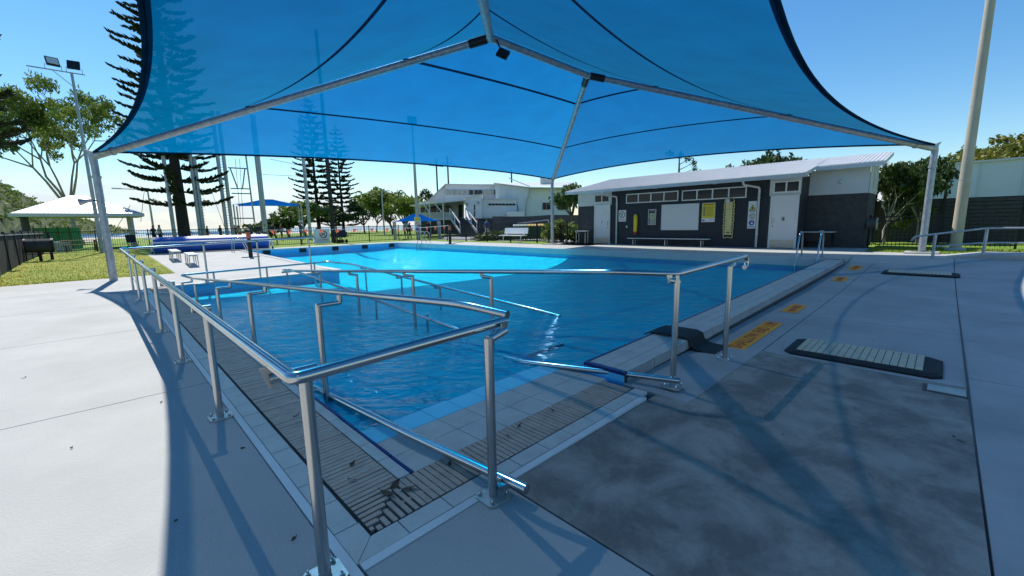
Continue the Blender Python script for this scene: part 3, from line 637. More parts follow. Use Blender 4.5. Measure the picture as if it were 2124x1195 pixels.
# things fixed to or standing at the wall
X=AX-.022
s=thing('no_diving_sign','white no diving sign between the downpipe and yellow rescue tube','sign',(AX,11.6,1.65))
MB().b(X-.006,X,11.38,11.81,1.36,1.94).build('plate','sign_white',s); no_dive(s,X-.006,11.6,1.71,.165); text('NO DIVING',.085,(X-.010,11.6,1.45),WALL,'red_paint',s,sx=.85)
s=thing('rescue_tube','yellow foam rescue tube hanging on the dark boards','rescue tube',(AX,10.81,.7))
MB().b(X-.09,X-.005,10.73,10.9,.86,1.62).prism([(X-.09,10.73,1.62),(X-.09,10.9,1.62),(X-.09,10.86,1.70),(X-.09,10.77,1.70)],(.085,0,0)).build('foam','yellow_foam',s)
MB().prism([(X-.085,10.735,.86),(X-.085,10.895,.86),(X-.085,10.87,.72),(X-.085,10.78,.70)],(.075,0,0)).build('strap_end','red_paint',s)
s=thing('notice_frame','small black framed pool notice with a pale green sheet','notice',(AX,9.96,1.55))
MB().b(X-.02,X,9.76,10.16,1.18,1.92).build('frame','off_white',s); MB().b(X-.024,X-.021,9.79,10.13,1.21,1.89).build('backing','sign_black',s)
MB().b(X-.027,X-.0245,9.81,10.08,1.48,1.74).build('sheet','sign_green',s); MB().b(X-.027,X-.0245,9.81,10.08,1.22,1.478).build('sheet','lid_green',s)
MB().b(X-.028,X-.0245,9.86,10.06,1.835,1.855).build('text_line','sign_white',s); MB().b(X-.028,X-.0245,9.80,9.84,1.78,1.80).build('text_line','sign_white',s)
for i in range(5): MB().b(X-.029,X-.0275,9.84,10.05-.03*(i%2),1.53+.04*i,1.545+.04*i).build('text_line','sign_black',s)
s=thing('whiteboard','large blank whiteboard on the dark wall above the bench','whiteboard',(AX,8.6,1.5))
MB().b(X-.012,X,7.76,9.46,.935,2.095).build('surface','white_panel',s)
MB().b(X-.022,X,7.73,7.765,.92,2.11).b(X-.022,X,9.455,9.49,.92,2.11).b(X-.022,X,7.765,9.455,.92,.945).b(X-.022,X,7.765,9.455,2.085,2.11).build('frame','off_white',s)
s=thing('safety_poster','yellow safety poster with four round symbols beside the whiteboard','poster',(AX,7.32,1.7))
MB().b(X-.006,X,7.04,7.60,1.27,2.1).build('sheet','sign_white',s); MB().b(X-.009,X-.0065,7.055,7.585,1.44,2.085).build('yellow_field','sign_yellow',s)
for i in range(4):
    disc(X-.010,7.50,1.90-.105*i,.043).build('symbol','sign_black',s); disc(X-.013,7.50,1.905-.105*i,.018).build('symbol_centre','sign_white',s)
    for k in (0,1): MB().b(X-.012,X-.0095,7.10+.05*k,7.42,1.905-.105*i-.04*k,1.917-.105*i-.04*k).build('text_line','timber',s)
MB().b(X-.012,X-.0095,7.10,7.54,2.02,2.05).build('heading','red_paint',s); MB().b(X-.010,X-.0065,7.47,7.56,1.31,1.38).build('logo','sign_blue',s); MB().b(X-.010,X-.0065,7.09,7.25,1.36,1.375).build('text_line','sign_blue',s)
# spinal board with hand slots
s=thing('spine_board','pale yellow spinal rescue board with hand holes hung on the wall','spine board',(AX,6.46,.56))
b=MB(); yc=6.46
prof=[(.56,.15),(.62,.20),(.70,.17),(.80,.19),(1.0,.20),(1.4,.205),(1.9,.205),(2.12,.20),(2.2,.16)]
ZS=[.60+.0165*i for i in range(97)]
def halfw(z):
    for (a,wa),(c_,wb) in zip(prof,prof[1:]):
        if a<=z<=c_: w_=wa+(wb-wa)*(z-a)/(c_-a); break
    else: w_=.16
    return w_-.022*max(0,math.cos((z-.62)/.29*2*PI))**2
# core plank, scalloped edge rails and rungs leave the hand holes open
b.prism([(X-.06,yc-.125,.72),(X-.06,yc+.125,.72),(X-.06,yc+.135,2.12),(X-.06,yc-.135,2.12)],(.045,0,0))
b.build('plank','spine_yellow',s)
for sg in (1,-1):
    MB().tube([(X-.04,yc+sg*halfw(z),z) for z in ZS],.016,6).build('edge_rail','spine_yellow',s,True)
    for k in range(12): MB().b(X-.055,X-.02,min(yc+sg*.12,yc+sg*.20),max(yc+sg*.12,yc+sg*.20),.74+.122*k,.775+.122*k).build('rung','spine_yellow',s)
MB().tube(fillet([(X-.04,yc-.19,2.1),(X-.04,yc-.13,2.25),(X-.04,yc+.13,2.25),(X-.04,yc+.19,2.1)],.06,3),.016,6).build('top_handle','spine_yellow',s,True)
MB().tube(fillet([(X-.04,yc-.19,.66),(X-.04,yc-.16,.57),(X-.04,yc-.03,.62),(X-.04,yc+.03,.62),(X-.04,yc+.16,.57),(X-.04,yc+.19,.66)],.04,3),.018,6).build('foot_handle','spine_yellow',s,True)
MB().b(X-.1,X-.03,yc-.12,yc+.12,2.08,2.22).build('head_block','off_white',s); MB().b(X-.11,X-.1,yc-.15,yc-.03,2.1,2.24).build('strap','black_metal',s); MB().b(X-.066,X-.061,yc-.07,yc+.07,.80,.84).build('badge','sign_black',s)
s=thing('warning_sign','tall narrow white sign with triangle and round symbols beside the downpipe','sign',(AX,5.57,1.5))
MB().b(X-.006,X,5.42,5.73,.98,2.09).build('plate','sign_white',s)
def hazard(s,X,y0,z0,sc):
    MB().add([(X-.009,y0+.13*sc,z0),(X-.009,y0-.13*sc,z0),(X-.009,y0,z0+.23*sc)],[(0,1,2)]).build('triangle','sign_black',s)
    MB().add([(X-.011,y0+.1*sc,z0+.02*sc),(X-.011,y0-.1*sc,z0+.02*sc),(X-.011,y0,z0+.195*sc)],[(0,1,2)]).build('triangle_face','sign_yellow',s); MB().b(X-.013,X-.011,y0-.02*sc,y0+.02*sc,z0+.04*sc,z0+.13*sc).build('mark','sign_black',s)
hazard(s,X,5.575,1.72,1); no_dive(s,X-.006,5.575,1.50,.105); text('NO DIVING',.05,(X-.010,5.575,1.365),WALL,'sign_black',s,sx=.85)
disc(X-.006,5.575,1.21,.105).build('blue_disc','sign_blue',s); disc(X-.010,5.56,1.20,.045).build('face','sign_white',s)
for z in (1.69,1.665,1.06,1.03): MB().b(X-.010,X-.006,5.46,5.69,z,z+.014).build('text_line','sign_blue',s)
def plank_bench(name,label,p,q,h,legs,z0=FZ,w=.3,grp=None):
    p=Vector(p); q=Vector(q); d=(q-p).normalized(); n=Vector((-d.y,d.x,0))
    t=thing(name,label,'bench',(p+q)/2+Vector((0,0,z0)),group=grp)
    b=MB(); b.bar(p+Vector((0,0,z0+h)),q+Vector((0,0,z0+h)),w,.035); b.build('seat','off_white',t)
    for f in legs:
        c_=p+(q-p)*f+Vector((0,0,z0))
        MB().tube(fillet([c_-n*w*.42,c_-n*w*.40+Vector((0,0,h-.03)),c_+n*w*.40+Vector((0,0,h-.03)),c_+n*w*.42],.06,3),.018,8).build('leg','steel',t,True)
    return t
plank_bench('long_bench','long white slat bench under the whiteboard against the dark wall',(19.0,7.11,0),(19.0,11.05,0),.33,(.08,.5,.92))
plank_bench('small_bench','small white topped bench at the left end of the dark building',(18.95,13.5,0),(18.95,14.25,0),.68,(.1,.9))
t=thing('table','dark folding table against the brick wall of the right wing','table',(20.2,3.4,FZ))
MB().b(19.95,20.6,2.93,3.92,.80,.83).build('table_top','off_white',t)
for x,y in ((20.0,3.0),(20.0,3.85),(20.55,3.0),(20.55,3.85)): MB().b(x,x+.04,y,y+.04,FZ,.80).build('leg','black_metal',t)
MB().b(20.05,20.5,3.04,3.84,.45,.78).build('skirt','black_metal',t)
t=tag(MB().tube([(20.2,3.35,.83),(20.2,3.35,.87)],.07,12,.09).build('bowl','off_white',None,True),'small pale bowl left on the dark folding table','bowl')
t=thing('hose_reel','grey hose reel on the side wall of the brick wing','hose reel',(20.9,1.95,1.1))
MB().tube([(20.75,2.06,1.1),(20.75,1.78,1.1)],.19,20).build('drum','grey_block',t,True); MB().tube([(20.75,1.78,1.1),(20.75,1.75,1.1)],.23,20).build('flange','concrete_pole',t,True)
MB().bar((20.75,1.78,1.2),(20.75,1.2,1.2),.05,.06).build('guide_arm','black_metal',t); MB().tube(fillet([(20.7,1.9,.9),(20.7,1.85,.4),(20.7,1.6,.3),(20.7,1.5,.8)],.1,4),.014,6).build('hose','black_metal',t,True)
# ================= THINGS ON THE RIGHT-HAND DECK =================
DECK=Matrix.Identity(3)
def marker(x0,x1,y0,y1,label,txt,size,sx):
    t=thing('depth_marker',label,'floor marking',((x0+x1)/2,(y0+y1)/2,zr((x0+x1)/2)),group='yellow depth markings along the pool wall')
    b=MB(); b.add([(x0,y0,zr(x0)+.005),(x1,y0,zr(x1)+.005),(x1,y1,zr(x1)+.005),(x0,y1,zr(x0)+.005)],[(0,1,2,3)]); b.build('painted_patch','yellow_paint',t)
    if not txt:      # worn print, too faded to read
        n=6; w_=(x1-x0-.16)/n
        for i in range(n):
            a=x0+.08+w_*i+random.uniform(0,.02); b_=a+w_*.6; lo=y0+.05+random.uniform(0,.02); hi=y1-.05-random.uniform(0,.02)
            MB().add([(a,lo,zr(a)+.0075),(b_,lo,zr(b_)+.0075),(b_,hi,zr(b_)+.0075),(a,hi,zr(a)+.0075)],[(0,1,2,3)]).build('worn_print','red_paint',t)
        return
    sl=math.atan((zr(x1)-zr(x0))/(x1-x0)); text(txt,size,((x0+x1)/2,(y0+y1)/2,zr((x0+x1)/2)+.0075),Matrix.Rotation(-sl,3,'Y'),'red_paint',t,sx=sx,depth=.0005)
marker(4.98,6.62,1.43,1.64,'yellow floor marking with red words SHALLOW END 1.0M beside the black mat','SHALLOW END 1.0M',.2,.86)
marker(7.45,8.2,1.45,1.66,'second yellow floor marking along the raised pool wall after the SHALLOW END words',None,.2,1.1)
marker(11.5,12.3,1.42,1.66,'third yellow floor marking along the raised pool wall after the SHALLOW END words',None,.2,1.1)
marker(13.7,14.7,1.42,1.66,'last yellow floor marking at the far end of the raised pool wall',None,.2,1.1)
def ramp_mat(x0,x1,y0,y1,label):
    z=zr((x0+x1)/2); t=thing('rubber_ramp_mat',label,'ramp mat',((x0+x1)/2,(y0+y1)/2,z))
    e=.07; n=.025
    P=[(x0,y0+e),(x0+e,y0),(x1-e,y0),(x1,y0+e),(x1,y1-e),(x1-e,y1),(x0+e,y1),(x0,y1-e)]
    ctr=Vector(((x0+x1)/2,(y0+y1)/2,0)); b=MB(); b.add([(x,y,z-.01) for x,y in P]+[(x,y,z+.018) for x,y in P]+[(ctr.x+(x-ctr.x)*.86,ctr.y+(y-ctr.y)*.93,z+.036) for x,y in P],[(i,(i+1)%8,8+(i+1)%8,8+i) for i in range(8)]+[(8+i,8+(i+1)%8,16+(i+1)%8,16+i) for i in range(8)]+[tuple(range(16,24))])
    b.build('rubber_edge','black_rubber',t)
    sx0,sx1,sy0,sy1=x0+.09,x1-.06,y0+.13,y1-.10
    MB().b(sx0,sx1,sy0,sy1,z+.03,z+.040).build('tread_base','joint',t)
    # raised tread blocks in staggered courses
    nx=9; ny=17; w_=(sx1-sx0)/nx; h_=(sy1-sy0)/ny; bm=MB().b(-w_/2+.003,w_/2-.003,-h_/2+.003,h_/2-.003,0,.004).mesh('tread_block','mat_grey')
    for i in range(nx):
        for j in range(ny):
            o=bpy.data.objects.new('tread_block',bm); C.objects.link(o); o.parent=t; o.location=(sx0+w_*(i+.5)-t.location.x,sy0+h_*(j+.5)-t.location.y,.040+random.uniform(0,.0015))
    return t
ramp_mat(5.16,5.88,-.12,1.10,'pale grey ribbed rubber threshold mat nearest the bare concrete panel'); ramp_mat(13.2,14.0,-.35,.95,'rubber threshold mat by the far end of the raised pool wall')
t=thing('drain_cover','small metal floor drain cover at the edge of the bare concrete','drain cover',(4.86,-.13,zr(4.86)))
MB().b(4.77,4.97,-.27,.0,zr(4.86)+.002,zr(4.86)+.008).build('frame','joint',t); MB().b(4.785,4.955,-.255,-.03,zr(4.86)+.008,zr(4.86)+.013).build('lid','kick_plate',t)
# black mat folded over the raised wall
t=thing('black_mat','black rubber mat draped over the raised pool wall by the rail post','mat',(4.75,1.9,0))
zz=zr(4.75)
prof=[(2.40,zt(4.75)-.02),(2.31,zt(4.75)+.022),(2.1,zt(4.75)+.03),(1.93,zt(4.75)+.032),(1.86,zt(4.75)+.01),(1.84,zt(4.75)-.06),(1.79,zz+.03),(1.70,zz+.012),(1.60,zz+.012)]
b=MB(); n=len(prof)
xw=[(4.52,4.92)]*5+[(4.53,4.93),(4.55,4.95),(4.58,4.98),(4.6,5.0)]
b.add([(xw[i][0],y,z) for i,(y,z) in enumerate(prof)]+[(xw[i][1],y,z+.005) for i,(y,z) in enumerate(prof)]+[(xw[i][0],y,z-.014) for i,(y,z) in enumerate(prof)]+[(xw[i][1],y,z-.01) for i,(y,z) in enumerate(prof)],[(i,i+1,n+i+1,n+i) for i in range(n-1)]+[(i+1,i,2*n+i,2*n+i+1) for i in range(n-1)]+[(n+i,n+i+1,3*n+i+1,3*n+i) for i in range(n-1)])
b.build('sheet','black_rubber',t,True)
# fallen leaves
def leaf(x,y,z,a,l,label,curl=.3):
    t=MB(); n=6
    P=[]
    for i in range(n+1):
        s_=i/n; wv=l*.32*math.sin(PI*min(1,s_*1.05+.03)); zc=z+.006+curl*l*(s_-.5)**2
        P+=[(x+math.cos(a)*l*(s_-.5)-math.sin(a)*wv*.5,y+math.sin(a)*l*(s_-.5)+math.cos(a)*wv*.5,zc+.012*random.random()),(x+math.cos(a)*l*(s_-.5)+math.sin(a)*wv*.5,y+math.sin(a)*l*(s_-.5)-math.cos(a)*wv*.5,zc)]
    t.add(P,[(2*i,2*i+1,2*i+3,2*i+2) for i in range(n)])
    tag(t.build('fallen_leaf','leaf_litter',None,True),label,'leaf',group='dry leaves fallen on the ground')
random.seed(5)
LG='small dry brown leaf lying on the beige grate bars'; LD='tiny dry brown leaf lying on the concrete deck'
LN=['curled brown leaf at the grate mitre corner','long brown leaf beside the mitre corner of the grates','broad dry leaf on the long grate near the mitre corner']
for x,y,a,l in ((1.0,1.98,.5,.1),(1.03,1.90,2.6,.11),(.93,1.95,1.9,.12),(1.33,1.93,.9,.07),(.92,2.35,.6,.06),(.85,2.2,2.2,.05),(1.95,1.96,.3,.06),(1.8,1.92,1.3,.05),(2.3,1.95,1.0,.05),(.9,3.3,.4,.05)): leaf(x,y,0,a,l,LG)
for x,y,a,l in ((.50,3.05,.2,.05),(.47,1.95,.5,.06),(.2,4.4,.9,.05),(-.7,6.2,.3,.06),(-.3,3.9,1.2,.05),(3.1,.62,.5,.05),(6.3,.45,.4,.07),(3.8,-.2,1.1,.12),(8.8,1.4,.5,.12),(7.6,1.2,.4,.08),(2.9,.15,.7,.06),(-.9,4.9,1.9,.06),(.1,2.5,.4,.03)): leaf(x,y,zr(x),a,l*.6,LD)
# ================= POOLSIDE THINGS =================
def picket_fence(label,pts,h=1.2,zf=lambda x,y:.18,bay=2.4,n=.115,grp=None):
    P=[Vector((x,y,0)) for x,y in pts]; t=thing('picket_fence',label,'fence',P[0]+Vector((0,0,zf(P[0].x,P[0].y))),group=grp); pk=MB()
    for a,b in zip(P,P[1:]):
        d=b-a; L=d.length; d.normalize(); k=max(1,round(L/bay))
        za,zb=zf(a.x,a.y),zf(b.x,b.y)
        for zz in (.12,h-.03): MB().bar(a+Vector((0,0,za+zz)),b+Vector((0,0,zb+zz)),.035,.035).build('rail','black_metal',t)
        for i in range(k+(1 if b is P[-1] else 0)):
            p=a+d*(L*i/k); z=za+(zb-za)*i/k; MB().b(p.x-.03,p.x+.03,p.y-.03,p.y+.03,z-.1,z+h+.05).build('post','black_metal',t)
        m=int(L/n)
        for i in range(1,m):
            p=a+d*(L*i/m); z=za+(zb-za)*i/m; pk.b(p.x-.009,p.x+.009,p.y-.009,p.y+.009,z+.06,z+h)
    tag(pk.build('pickets','black_metal',t),kind='stuff'); return t
picket_fence('black picket fence along the lawn behind the far end of the pool',[(7.3,30.5),(17.1,30.4),(18.6,28.4)])
picket_fence('black picket fence behind the white bench beside the clubhouse path',[(18.65,28.3),(18.75,14.75)])
picket_fence('black picket fence at the back of the lawn before the gazebo',[(-2.5,37.2),(2.2,34.6),(7.2,30.6)],1.25)
picket_fence('black picket fence in front of the dark slatted wall by the concrete pole',[(21.65,2.05),(22.2,-1.75)],1.2)
t=thing('screen_fence','dark mesh screened fence along the left side of the lawn','fence',(-2.35,26,0))
for i in range(9):
    y=15.4+2.4*i; MB().b(-2.36,-2.34,y+.04,y+2.36,zl(y)+.06,zl(y)+1.28).build('mesh_panel','shade_net',t); MB().b(-2.39,-2.31,y-.04,y+.04,zl(y)-.1,zl(y)+1.32).build('post','pale_bark' if i==2 else 'black_metal',t)
MB().b(-2.38,-2.32,15.4,37,1.33,1.37).build('top_rail','galvanised',t); MB().b(-2.37,-2.33,15.4,37,-.02,.1).build('kick_board','galvanised',t)
t=thing('hose_reel','big dark covered hose reel on a stand before the screened fence','hose reel',(-1.9,27,.12))
MB().tube([(-2.25,27,.86),(-1.5,27,.86)],.29,18).build('drum','charcoal_brick',t,True); MB().tube([(-2.3,27,.86),(-2.24,27,.86)],.31,18).build('flange','black_metal',t,True); MB().tube([(-1.52,27,.86),(-1.44,27,.86)],.31,18).build('flange','black_metal',t,True); MB().b(-1.95,-1.85,26.95,27.05,.1,.7).b(-2.3,-1.4,26.85,27.15,.5,.53).build('stand','black_metal',t)
t=tag(MB().b(-1.66,-1.56,27.75,27.85,.05,1.38).build('lawn_post','black_metal'),'short black post standing alone on the lawn','post')
# pool cover roller
t=thing('cover_roller','long blue pool cover rolled on a white wheeled frame','cover roller',(4.4,28.0,.2))
ra,rb=Vector((1.95,28.35,.62)),Vector((7.05,27.75,.62))
MB().tube([ra,rb],.40,24).build('rolled_cover','cover_blue',t,True)
MB().tube([ra+Vector((0,.05,.30)),rb+Vector((0,.05,.30))],.13,14).build('cover_fold','cover_light',t,True)
MB().tube([ra+Vector((-.1,-.36,.15)),rb+Vector((.15,-.36,.15))],.045,10).build('guide_bar','white_paint',t,True)
for p in (ra,rb):
    s_=-1 if p is ra else 1; q=p+Vector((.12*s_,0,0))
    MB().bar(q+Vector((0,-.45,-.42)),q+Vector((0,.4,-.42)),.05).bar(q+Vector((0,-.35,-.4)),q+Vector((0,-.36,.18)),.05).bar(q+Vector((0,.3,-.4)),q+Vector((0,0,.05)),.05).tube([p,q+Vector((.1*s_,0,0))],.05,8).build('end_frame','white_paint',t)
    for dy in (-.42,.38):
        MB().tube([q+Vector((-.03,dy,-.37)),q+Vector((.03,dy,-.37))],.08,12).build('wheel','black_rubber',t,True)
MB().b(1.6,1.95,28.2,28.6,.95,1.0).build('winch_shelf','white_paint',t)
plank_bench('plank_bench','nearer of two pale plank benches on the deck beside the lawn',(2.35,18.8,0),(2.45,20.9,0),.42,(.12,.5,.88),.08,.3,'plank benches on the deck beside the lawn')
plank_bench('plank_bench','farther of two pale plank benches on the deck beside the lawn',(2.15,21.5,0),(2.25,24.0,0),.42,(.12,.5,.88),.12,.3,'plank benches on the deck beside the lawn')
def ladder(label,x,y,z,rz,w=.5):
    t=thing('pool_ladder',label,'ladder',(x,y,z),rz)
    for s_ in (-1,1): MB().tube(fillet([(.55,s_*w/2,0),(.5,s_*w/2,.68),(.3,s_*w/2,.80),(.1,s_*w/2,.70),(-.22,s_*w/2,-.25),(-.22,s_*w/2,-1.0)],.14,5),.021,10).build('rail','steel_bright',t,True,False)
    for k in range(3): MB().b(-.26,-.18,-w/2,w/2,-.4-.28*k,-.37-.28*k).build('tread','steel',t,world=False)
ladder('steel pool ladder on the left edge by the rolled cover',5.4,25.6,.19,PI)
ladder('steel pool ladder at the far edge near the flag post',14.9,23.7,.2,0)
ladder('steel pool ladder in front of the dark folding table',14.92,2.75,.2,0,.52)
def flagpost(label,x,y,z):
    t=thing('flag_post',label,'flag post',(x,y,z)); MB().b(-.35,.35,-.06,.06,0,.03).build('foot','black_rubber',t,world=False); MB().tube([(0,0,.02),(0,0,1.2)],.085,12,.07).build('pole','black_metal',t,True,False)
    MB().tube([(0,0,.85),(0,0,1.12)],.10,10,.085).build('tape','orange_flag',t,True,False)
flagpost('black flag post at the pool edge in front of the rolled cover',4.75,21.6,.12); flagpost('black flag post with orange tape at the far pool corner',15.25,21.0,.2)
t=thing('bunting','string of small orange pennants across the far end of the pool','bunting',(10,26,1.3))
pa,pb=Vector((4.75,21.6,1.25)),Vector((15.25,21.0,1.33)); 
pts=[Vector((7.2,29.0,1.28)),Vector((11,28.6,1.22)),Vector((15.4,27.9,1.18)),Vector((15.3,24.0,1.22)),pb]
MB().tube(pts,.012,5).build('rope','off_white',t)
fm=MB(); fm.add([(-.14,0,0),(.14,0,0),(.0,.03,-.30),(0,-.05,-.14)],[(0,1,3),(0,3,2),(1,2,3)]); fm=fm.mesh('pennant','orange_flag')
k=0
for a,b in zip(pts,pts[1:]):
    n=max(1,round((b-a).length/1.0))
    for i in range(n):
        p=a+(b-a)*((i+.5)/n); o=bpy.data.objects.new('pennant',fm); C.objects.link(o); o.parent=t; o.location=p-t.location; o.rotation_euler=(random.uniform(-.3,.3),random.uniform(-.5,.5),math.atan2((b-a).y,(b-a).x)+random.uniform(-.3,.3))
def facing(x,y): return Matrix.Rotation(math.atan2(y,x)-PI/2,3,'Z')@Matrix(((1,0,0),(0,0,-1),(0,1,0)))
p0=gp(642,505,.2); t=thing('fence_sign','white no diving sign fixed to the far picket fence','sign',(p0.x,30.3,.2))
MB().b(-.55,.55,-.02,.0,.05,1.05).build('plate','sign_white',t,world=False)
ring=MB(); n=28
ring.add([(rr*math.cos(2*PI*i/n)+.1,-.026,.68+rr*math.sin(2*PI*i/n)) for i in range(n) for rr in (.2,.26)],[(2*i,2*i+1,(2*i+3)%(2*n),(2*i+2)%(2*n)) for i in range(n)]); ring.bar((-.06,-.027,.84),(.26,-.027,.52),.004,.05,upv=(0,0,1)); ring.bar((-.05,-.027,.6),(.2,-.027,.76),.004,.06)
ring.build('prohibition_ring','sign_black',t,world=False); text('NO DIVING',.15,t.location+Vector((.1,-.026,.30)),Matrix(((1,0,0),(0,0,-1),(0,1,0))),'red_paint',t,sx=.8)
# white bench with back by the right fence
t=thing('park_bench','white slatted metal bench with backrest before the picket fence','bench',(17.95,18.3,.2),0)
MB().b(-.25,.25,-1.0,1.0,.43,.47).build('seat','white_paint',t,world=False); q=Matrix.Rotation(R(12),3,'Y'); MB().ob((.32,0,.72),(.04,2.0,.36),q).build('backrest','white_paint',t,world=False)
for s_ in (-.75,.75): MB().tube(fillet([(-.12,s_,0),(-.05,s_,.42),(.22,s_,.44),(.36,s_,.85)],.05,3),.025,8).bar((-.22,s_,.012),(.12,s_,.012),.05,.02).build('leg','white_paint',t,world=False)
# ramp handrail on the right
t=thing('handrail','galvanised two-rail ramp handrail beside the right-hand canopy post','handrail',(16.8,-.8,.2))
MB().tube(fillet([(16.62,.62,.68),(16.58,.55,.8),(16.6,.2,.86),(16.85,-.8,1.02),(16.95,-4.5,1.03)],.1,4),.026,10).build('rail','galvanised',t,True)
MB().tube([(16.6,.15,.52),(16.87,-.8,.64),(16.95,-4.5,.65)],.022,10).build('mid_rail','galvanised',t,True)
for x,y,z0,z1 in ((16.6,.15,.19,.85),(16.87,-.8,.3,1.0),(16.9,-1.75,.32,1.0),(16.93,-3,.32,1.0)): MB().tube([(x,y,z0),(x,y,z1)],.035,10).build('post','galvanised',t,True)
# ================= LIGHT POLES =================
def pole(name,label,cat,x,y,z0,h,r0,r1,m,grp=None):
    t=thing(name,label,cat,(x,y,z0),group=grp); MB().tube([(0,0,-.1),(0,0,h*.33),(0,0,h*.66),(0,0,h)],r0,14,r1).build('pole',m,t,True,False); return t
t=pole('concrete_light_pole','tall tapered concrete pole standing on the grass by the right fence','light pole',20.75,-.33,.2,16,.15,.08,'concrete_pole')
MB().tube([(0,0,-.05),(0,0,.07)],.3,16,.24).build('footing','painted_concrete',t,True,False)
for z in (2.3,4.6): MB().tube([(0,0,z),(0,0,z+.025)],.152-.0045*z,14).build('band','galvanised',t,True,False)
pz=dp(148,152,33.4); t=pole('floodlight_pole','steel pole with two floodlights standing behind the left canopy post','light pole',.02,33.4,.2,pz.z-.2,.10,.06,'galvanised')
h=pz.z-.2; MB().bar((-1.6,0,h+.02),(.5,0,h+.02),.05).bar((-.7,0,h),(0,0,h-.7),.03).build('crossarm','galvanised',t,world=False)
for x,a in ((-.65,12),(.12,-8)):
    q=Matrix.Rotation(R(a),3,'Z')@Matrix.Rotation(R(62),3,'X'); hd=MB().ob((x,-.05,h+.42),(.5,.5,.1),q).build('lamp_head','black_metal',t,world=False)
    if x<0: MB().ob(Vector((x,-.05,h+.42))+q@Vector((0,0,.064)),(.42,.38,.01),q).build('lens','off_white',hd,world=False)
    MB().bar((x-.3,0,h+.04),(x-.3,0,h+.3),.025).bar((x+.3,0,h+.04),(x+.3,0,h+.3),.025).build('yoke','galvanised',t,world=False)
pb_=gp(868,498,.2); pt=dp(852,262,math.hypot(pb_.x,pb_.y)); t=pole('floodlight_pole','tall pole with square lamp behind the canopy carrying a warning sign','light pole',pb_.x,pb_.y,.2,pt.z,.15,.07,'concrete_pole')
MB().b(-.35,.35,-.1,.1,pt.z-.1,pt.z+.5).build('lamp_head','black_metal',t,world=False)
az_=math.atan2(pb_.y,pb_.x)-PI/2
s=thing('pole_sign','narrow safety sign with yellow blue and white panels on the tall pole','sign',(pb_.x,pb_.y,1.2),az_)
zb_,zt2=dp(868,481,33).z-1.2,dp(866,450,33).z-1.2; hh=zt2-zb_
MB().b(-.24,.24,-.19,-.17,zb_,zt2).build('plate','sign_white',s,world=False); MB().b(-.22,.22,-.196,-.191,zb_+hh*.72,zt2-.03).build('yellow_panel','sign_yellow',s,world=False)
nd=28; rg=MB(); rg.add([(rr*math.cos(2*PI*i/nd),-.196,zb_+hh*.52+rr*math.sin(2*PI*i/nd)) for i in range(nd) for rr in (.12,.17)],[(2*i,2*i+1,(2*i+3)%(2*nd),(2*i+2)%(2*nd)) for i in range(nd)]); rg.bar((-.1,-.196,zb_+hh*.52+.1),(.1,-.196,zb_+hh*.52-.1),.004,.04); rg.build('prohibition_ring','red_paint',s,world=False)
rg=MB(); rg.add([(.17*math.cos(2*PI*i/nd),-.196,zb_+hh*.2+.17*math.sin(2*PI*i/nd)) for i in range(nd)],[tuple(range(nd))]); rg.build('blue_disc','sign_blue',s,world=False)
pb_=gp(693,503,.2); t=pole('light_pole','dark steel pole just behind the far picket fence','light pole',pb_.x,pb_.y,.2,15,.16,.1,'dark_bark')
def street_lamp(label,u,vt,vb,dist,arm_,m='galvanised'):
    p=dp(u,vb,dist); q=dp(u,vt,dist); t=pole('street_lamp',label,'street lamp',p.x,p.y,.1,q.z-.1,.11,.07,m); h=q.z-.1
    MB().bar((0,0,h-.03),(arm_,0,h+.02),.07).build('arm',m,t,world=False); MB().b(min(arm_,arm_*1.35),max(arm_,arm_*1.35),-.12,.12,h-.02,h+.08).build('lamp_head','off_white',t,world=False)
street_lamp('street lamp with long arm beside the big pine trunk',319,394,480,58,-2.0); street_lamp('street lamp with short arm among the park trees',797,396,478,55,.8)
for u,vt,l in ((911,330,'nearer timber power pole with crossarm rising behind the clubhouse'),(934,325,'farther timber power pole with crossarm rising behind the clubhouse'),(1063,352,'plain timber pole rising behind the clubhouse roof')):
    p=dp(u,470,85); q=dp(u,vt,85); t=pole('power_pole',l,'power pole',p.x,p.y,0,q.z,.2,.14,'bark')
    if u<1000: MB().bar((-1.6,0,q.z-1.3),(1.6,0,q.z-1.3),.12).build('crossarm','bark',t,world=False)
# ================= TRAPEZE RIG =================
t=thing('trapeze_rig','grey steel trapeze rig of tall poles ladders and frames behind the pool','trapeze rig',(8,45,.1))
D=46
def ap(u,v): return dp(u,v,D)
for (u0,v0),(u1,v1) in (((333,314),(362,488)),((389,316),(416,486)),((401,352),(423,483)),((449,318),(470,476)),((462,318),(482,476)),((528,320),(548,476)),((534,320),(552,476)),((627,324),(643,478))):
    b=ap(u1,v1); b.z=0; MB().tube([b,(b.x,b.y,11.5 if u0!=401 else 7.4)],.145,10).build('pole','galvanised',t,True)
def rigbar(a,b,r=.06,n='crossbar'): MB().tube([ap(*a),ap(*b)],r,6).build(n,'galvanised',t,True)
for a,b in (((394,328),(440,316)),((466,320),(526,321)),((473,348),(514,350)),((478,391),(520,392)),((480,401),(521,402)),((484,453),(527,453)),((477,348),(493,391)),((508,350),(503,391))): rigbar(a,b)
rigbar((510,324),(528,462),.07,'ladder_pole')
for (a,b,n) in (((416,400),(421,483),14),((457,330),(476,474),26),((533,330),(549,474),26)):
    A0,B0=ap(*a),ap(*b)
    for i in range(n):
        p=A0+(B0-A0)*(i/n); MB().bar(p+Vector((-.2,.05,0)),p+Vector((.2,-.05,0)),.035).build('rung','galvanised',t)
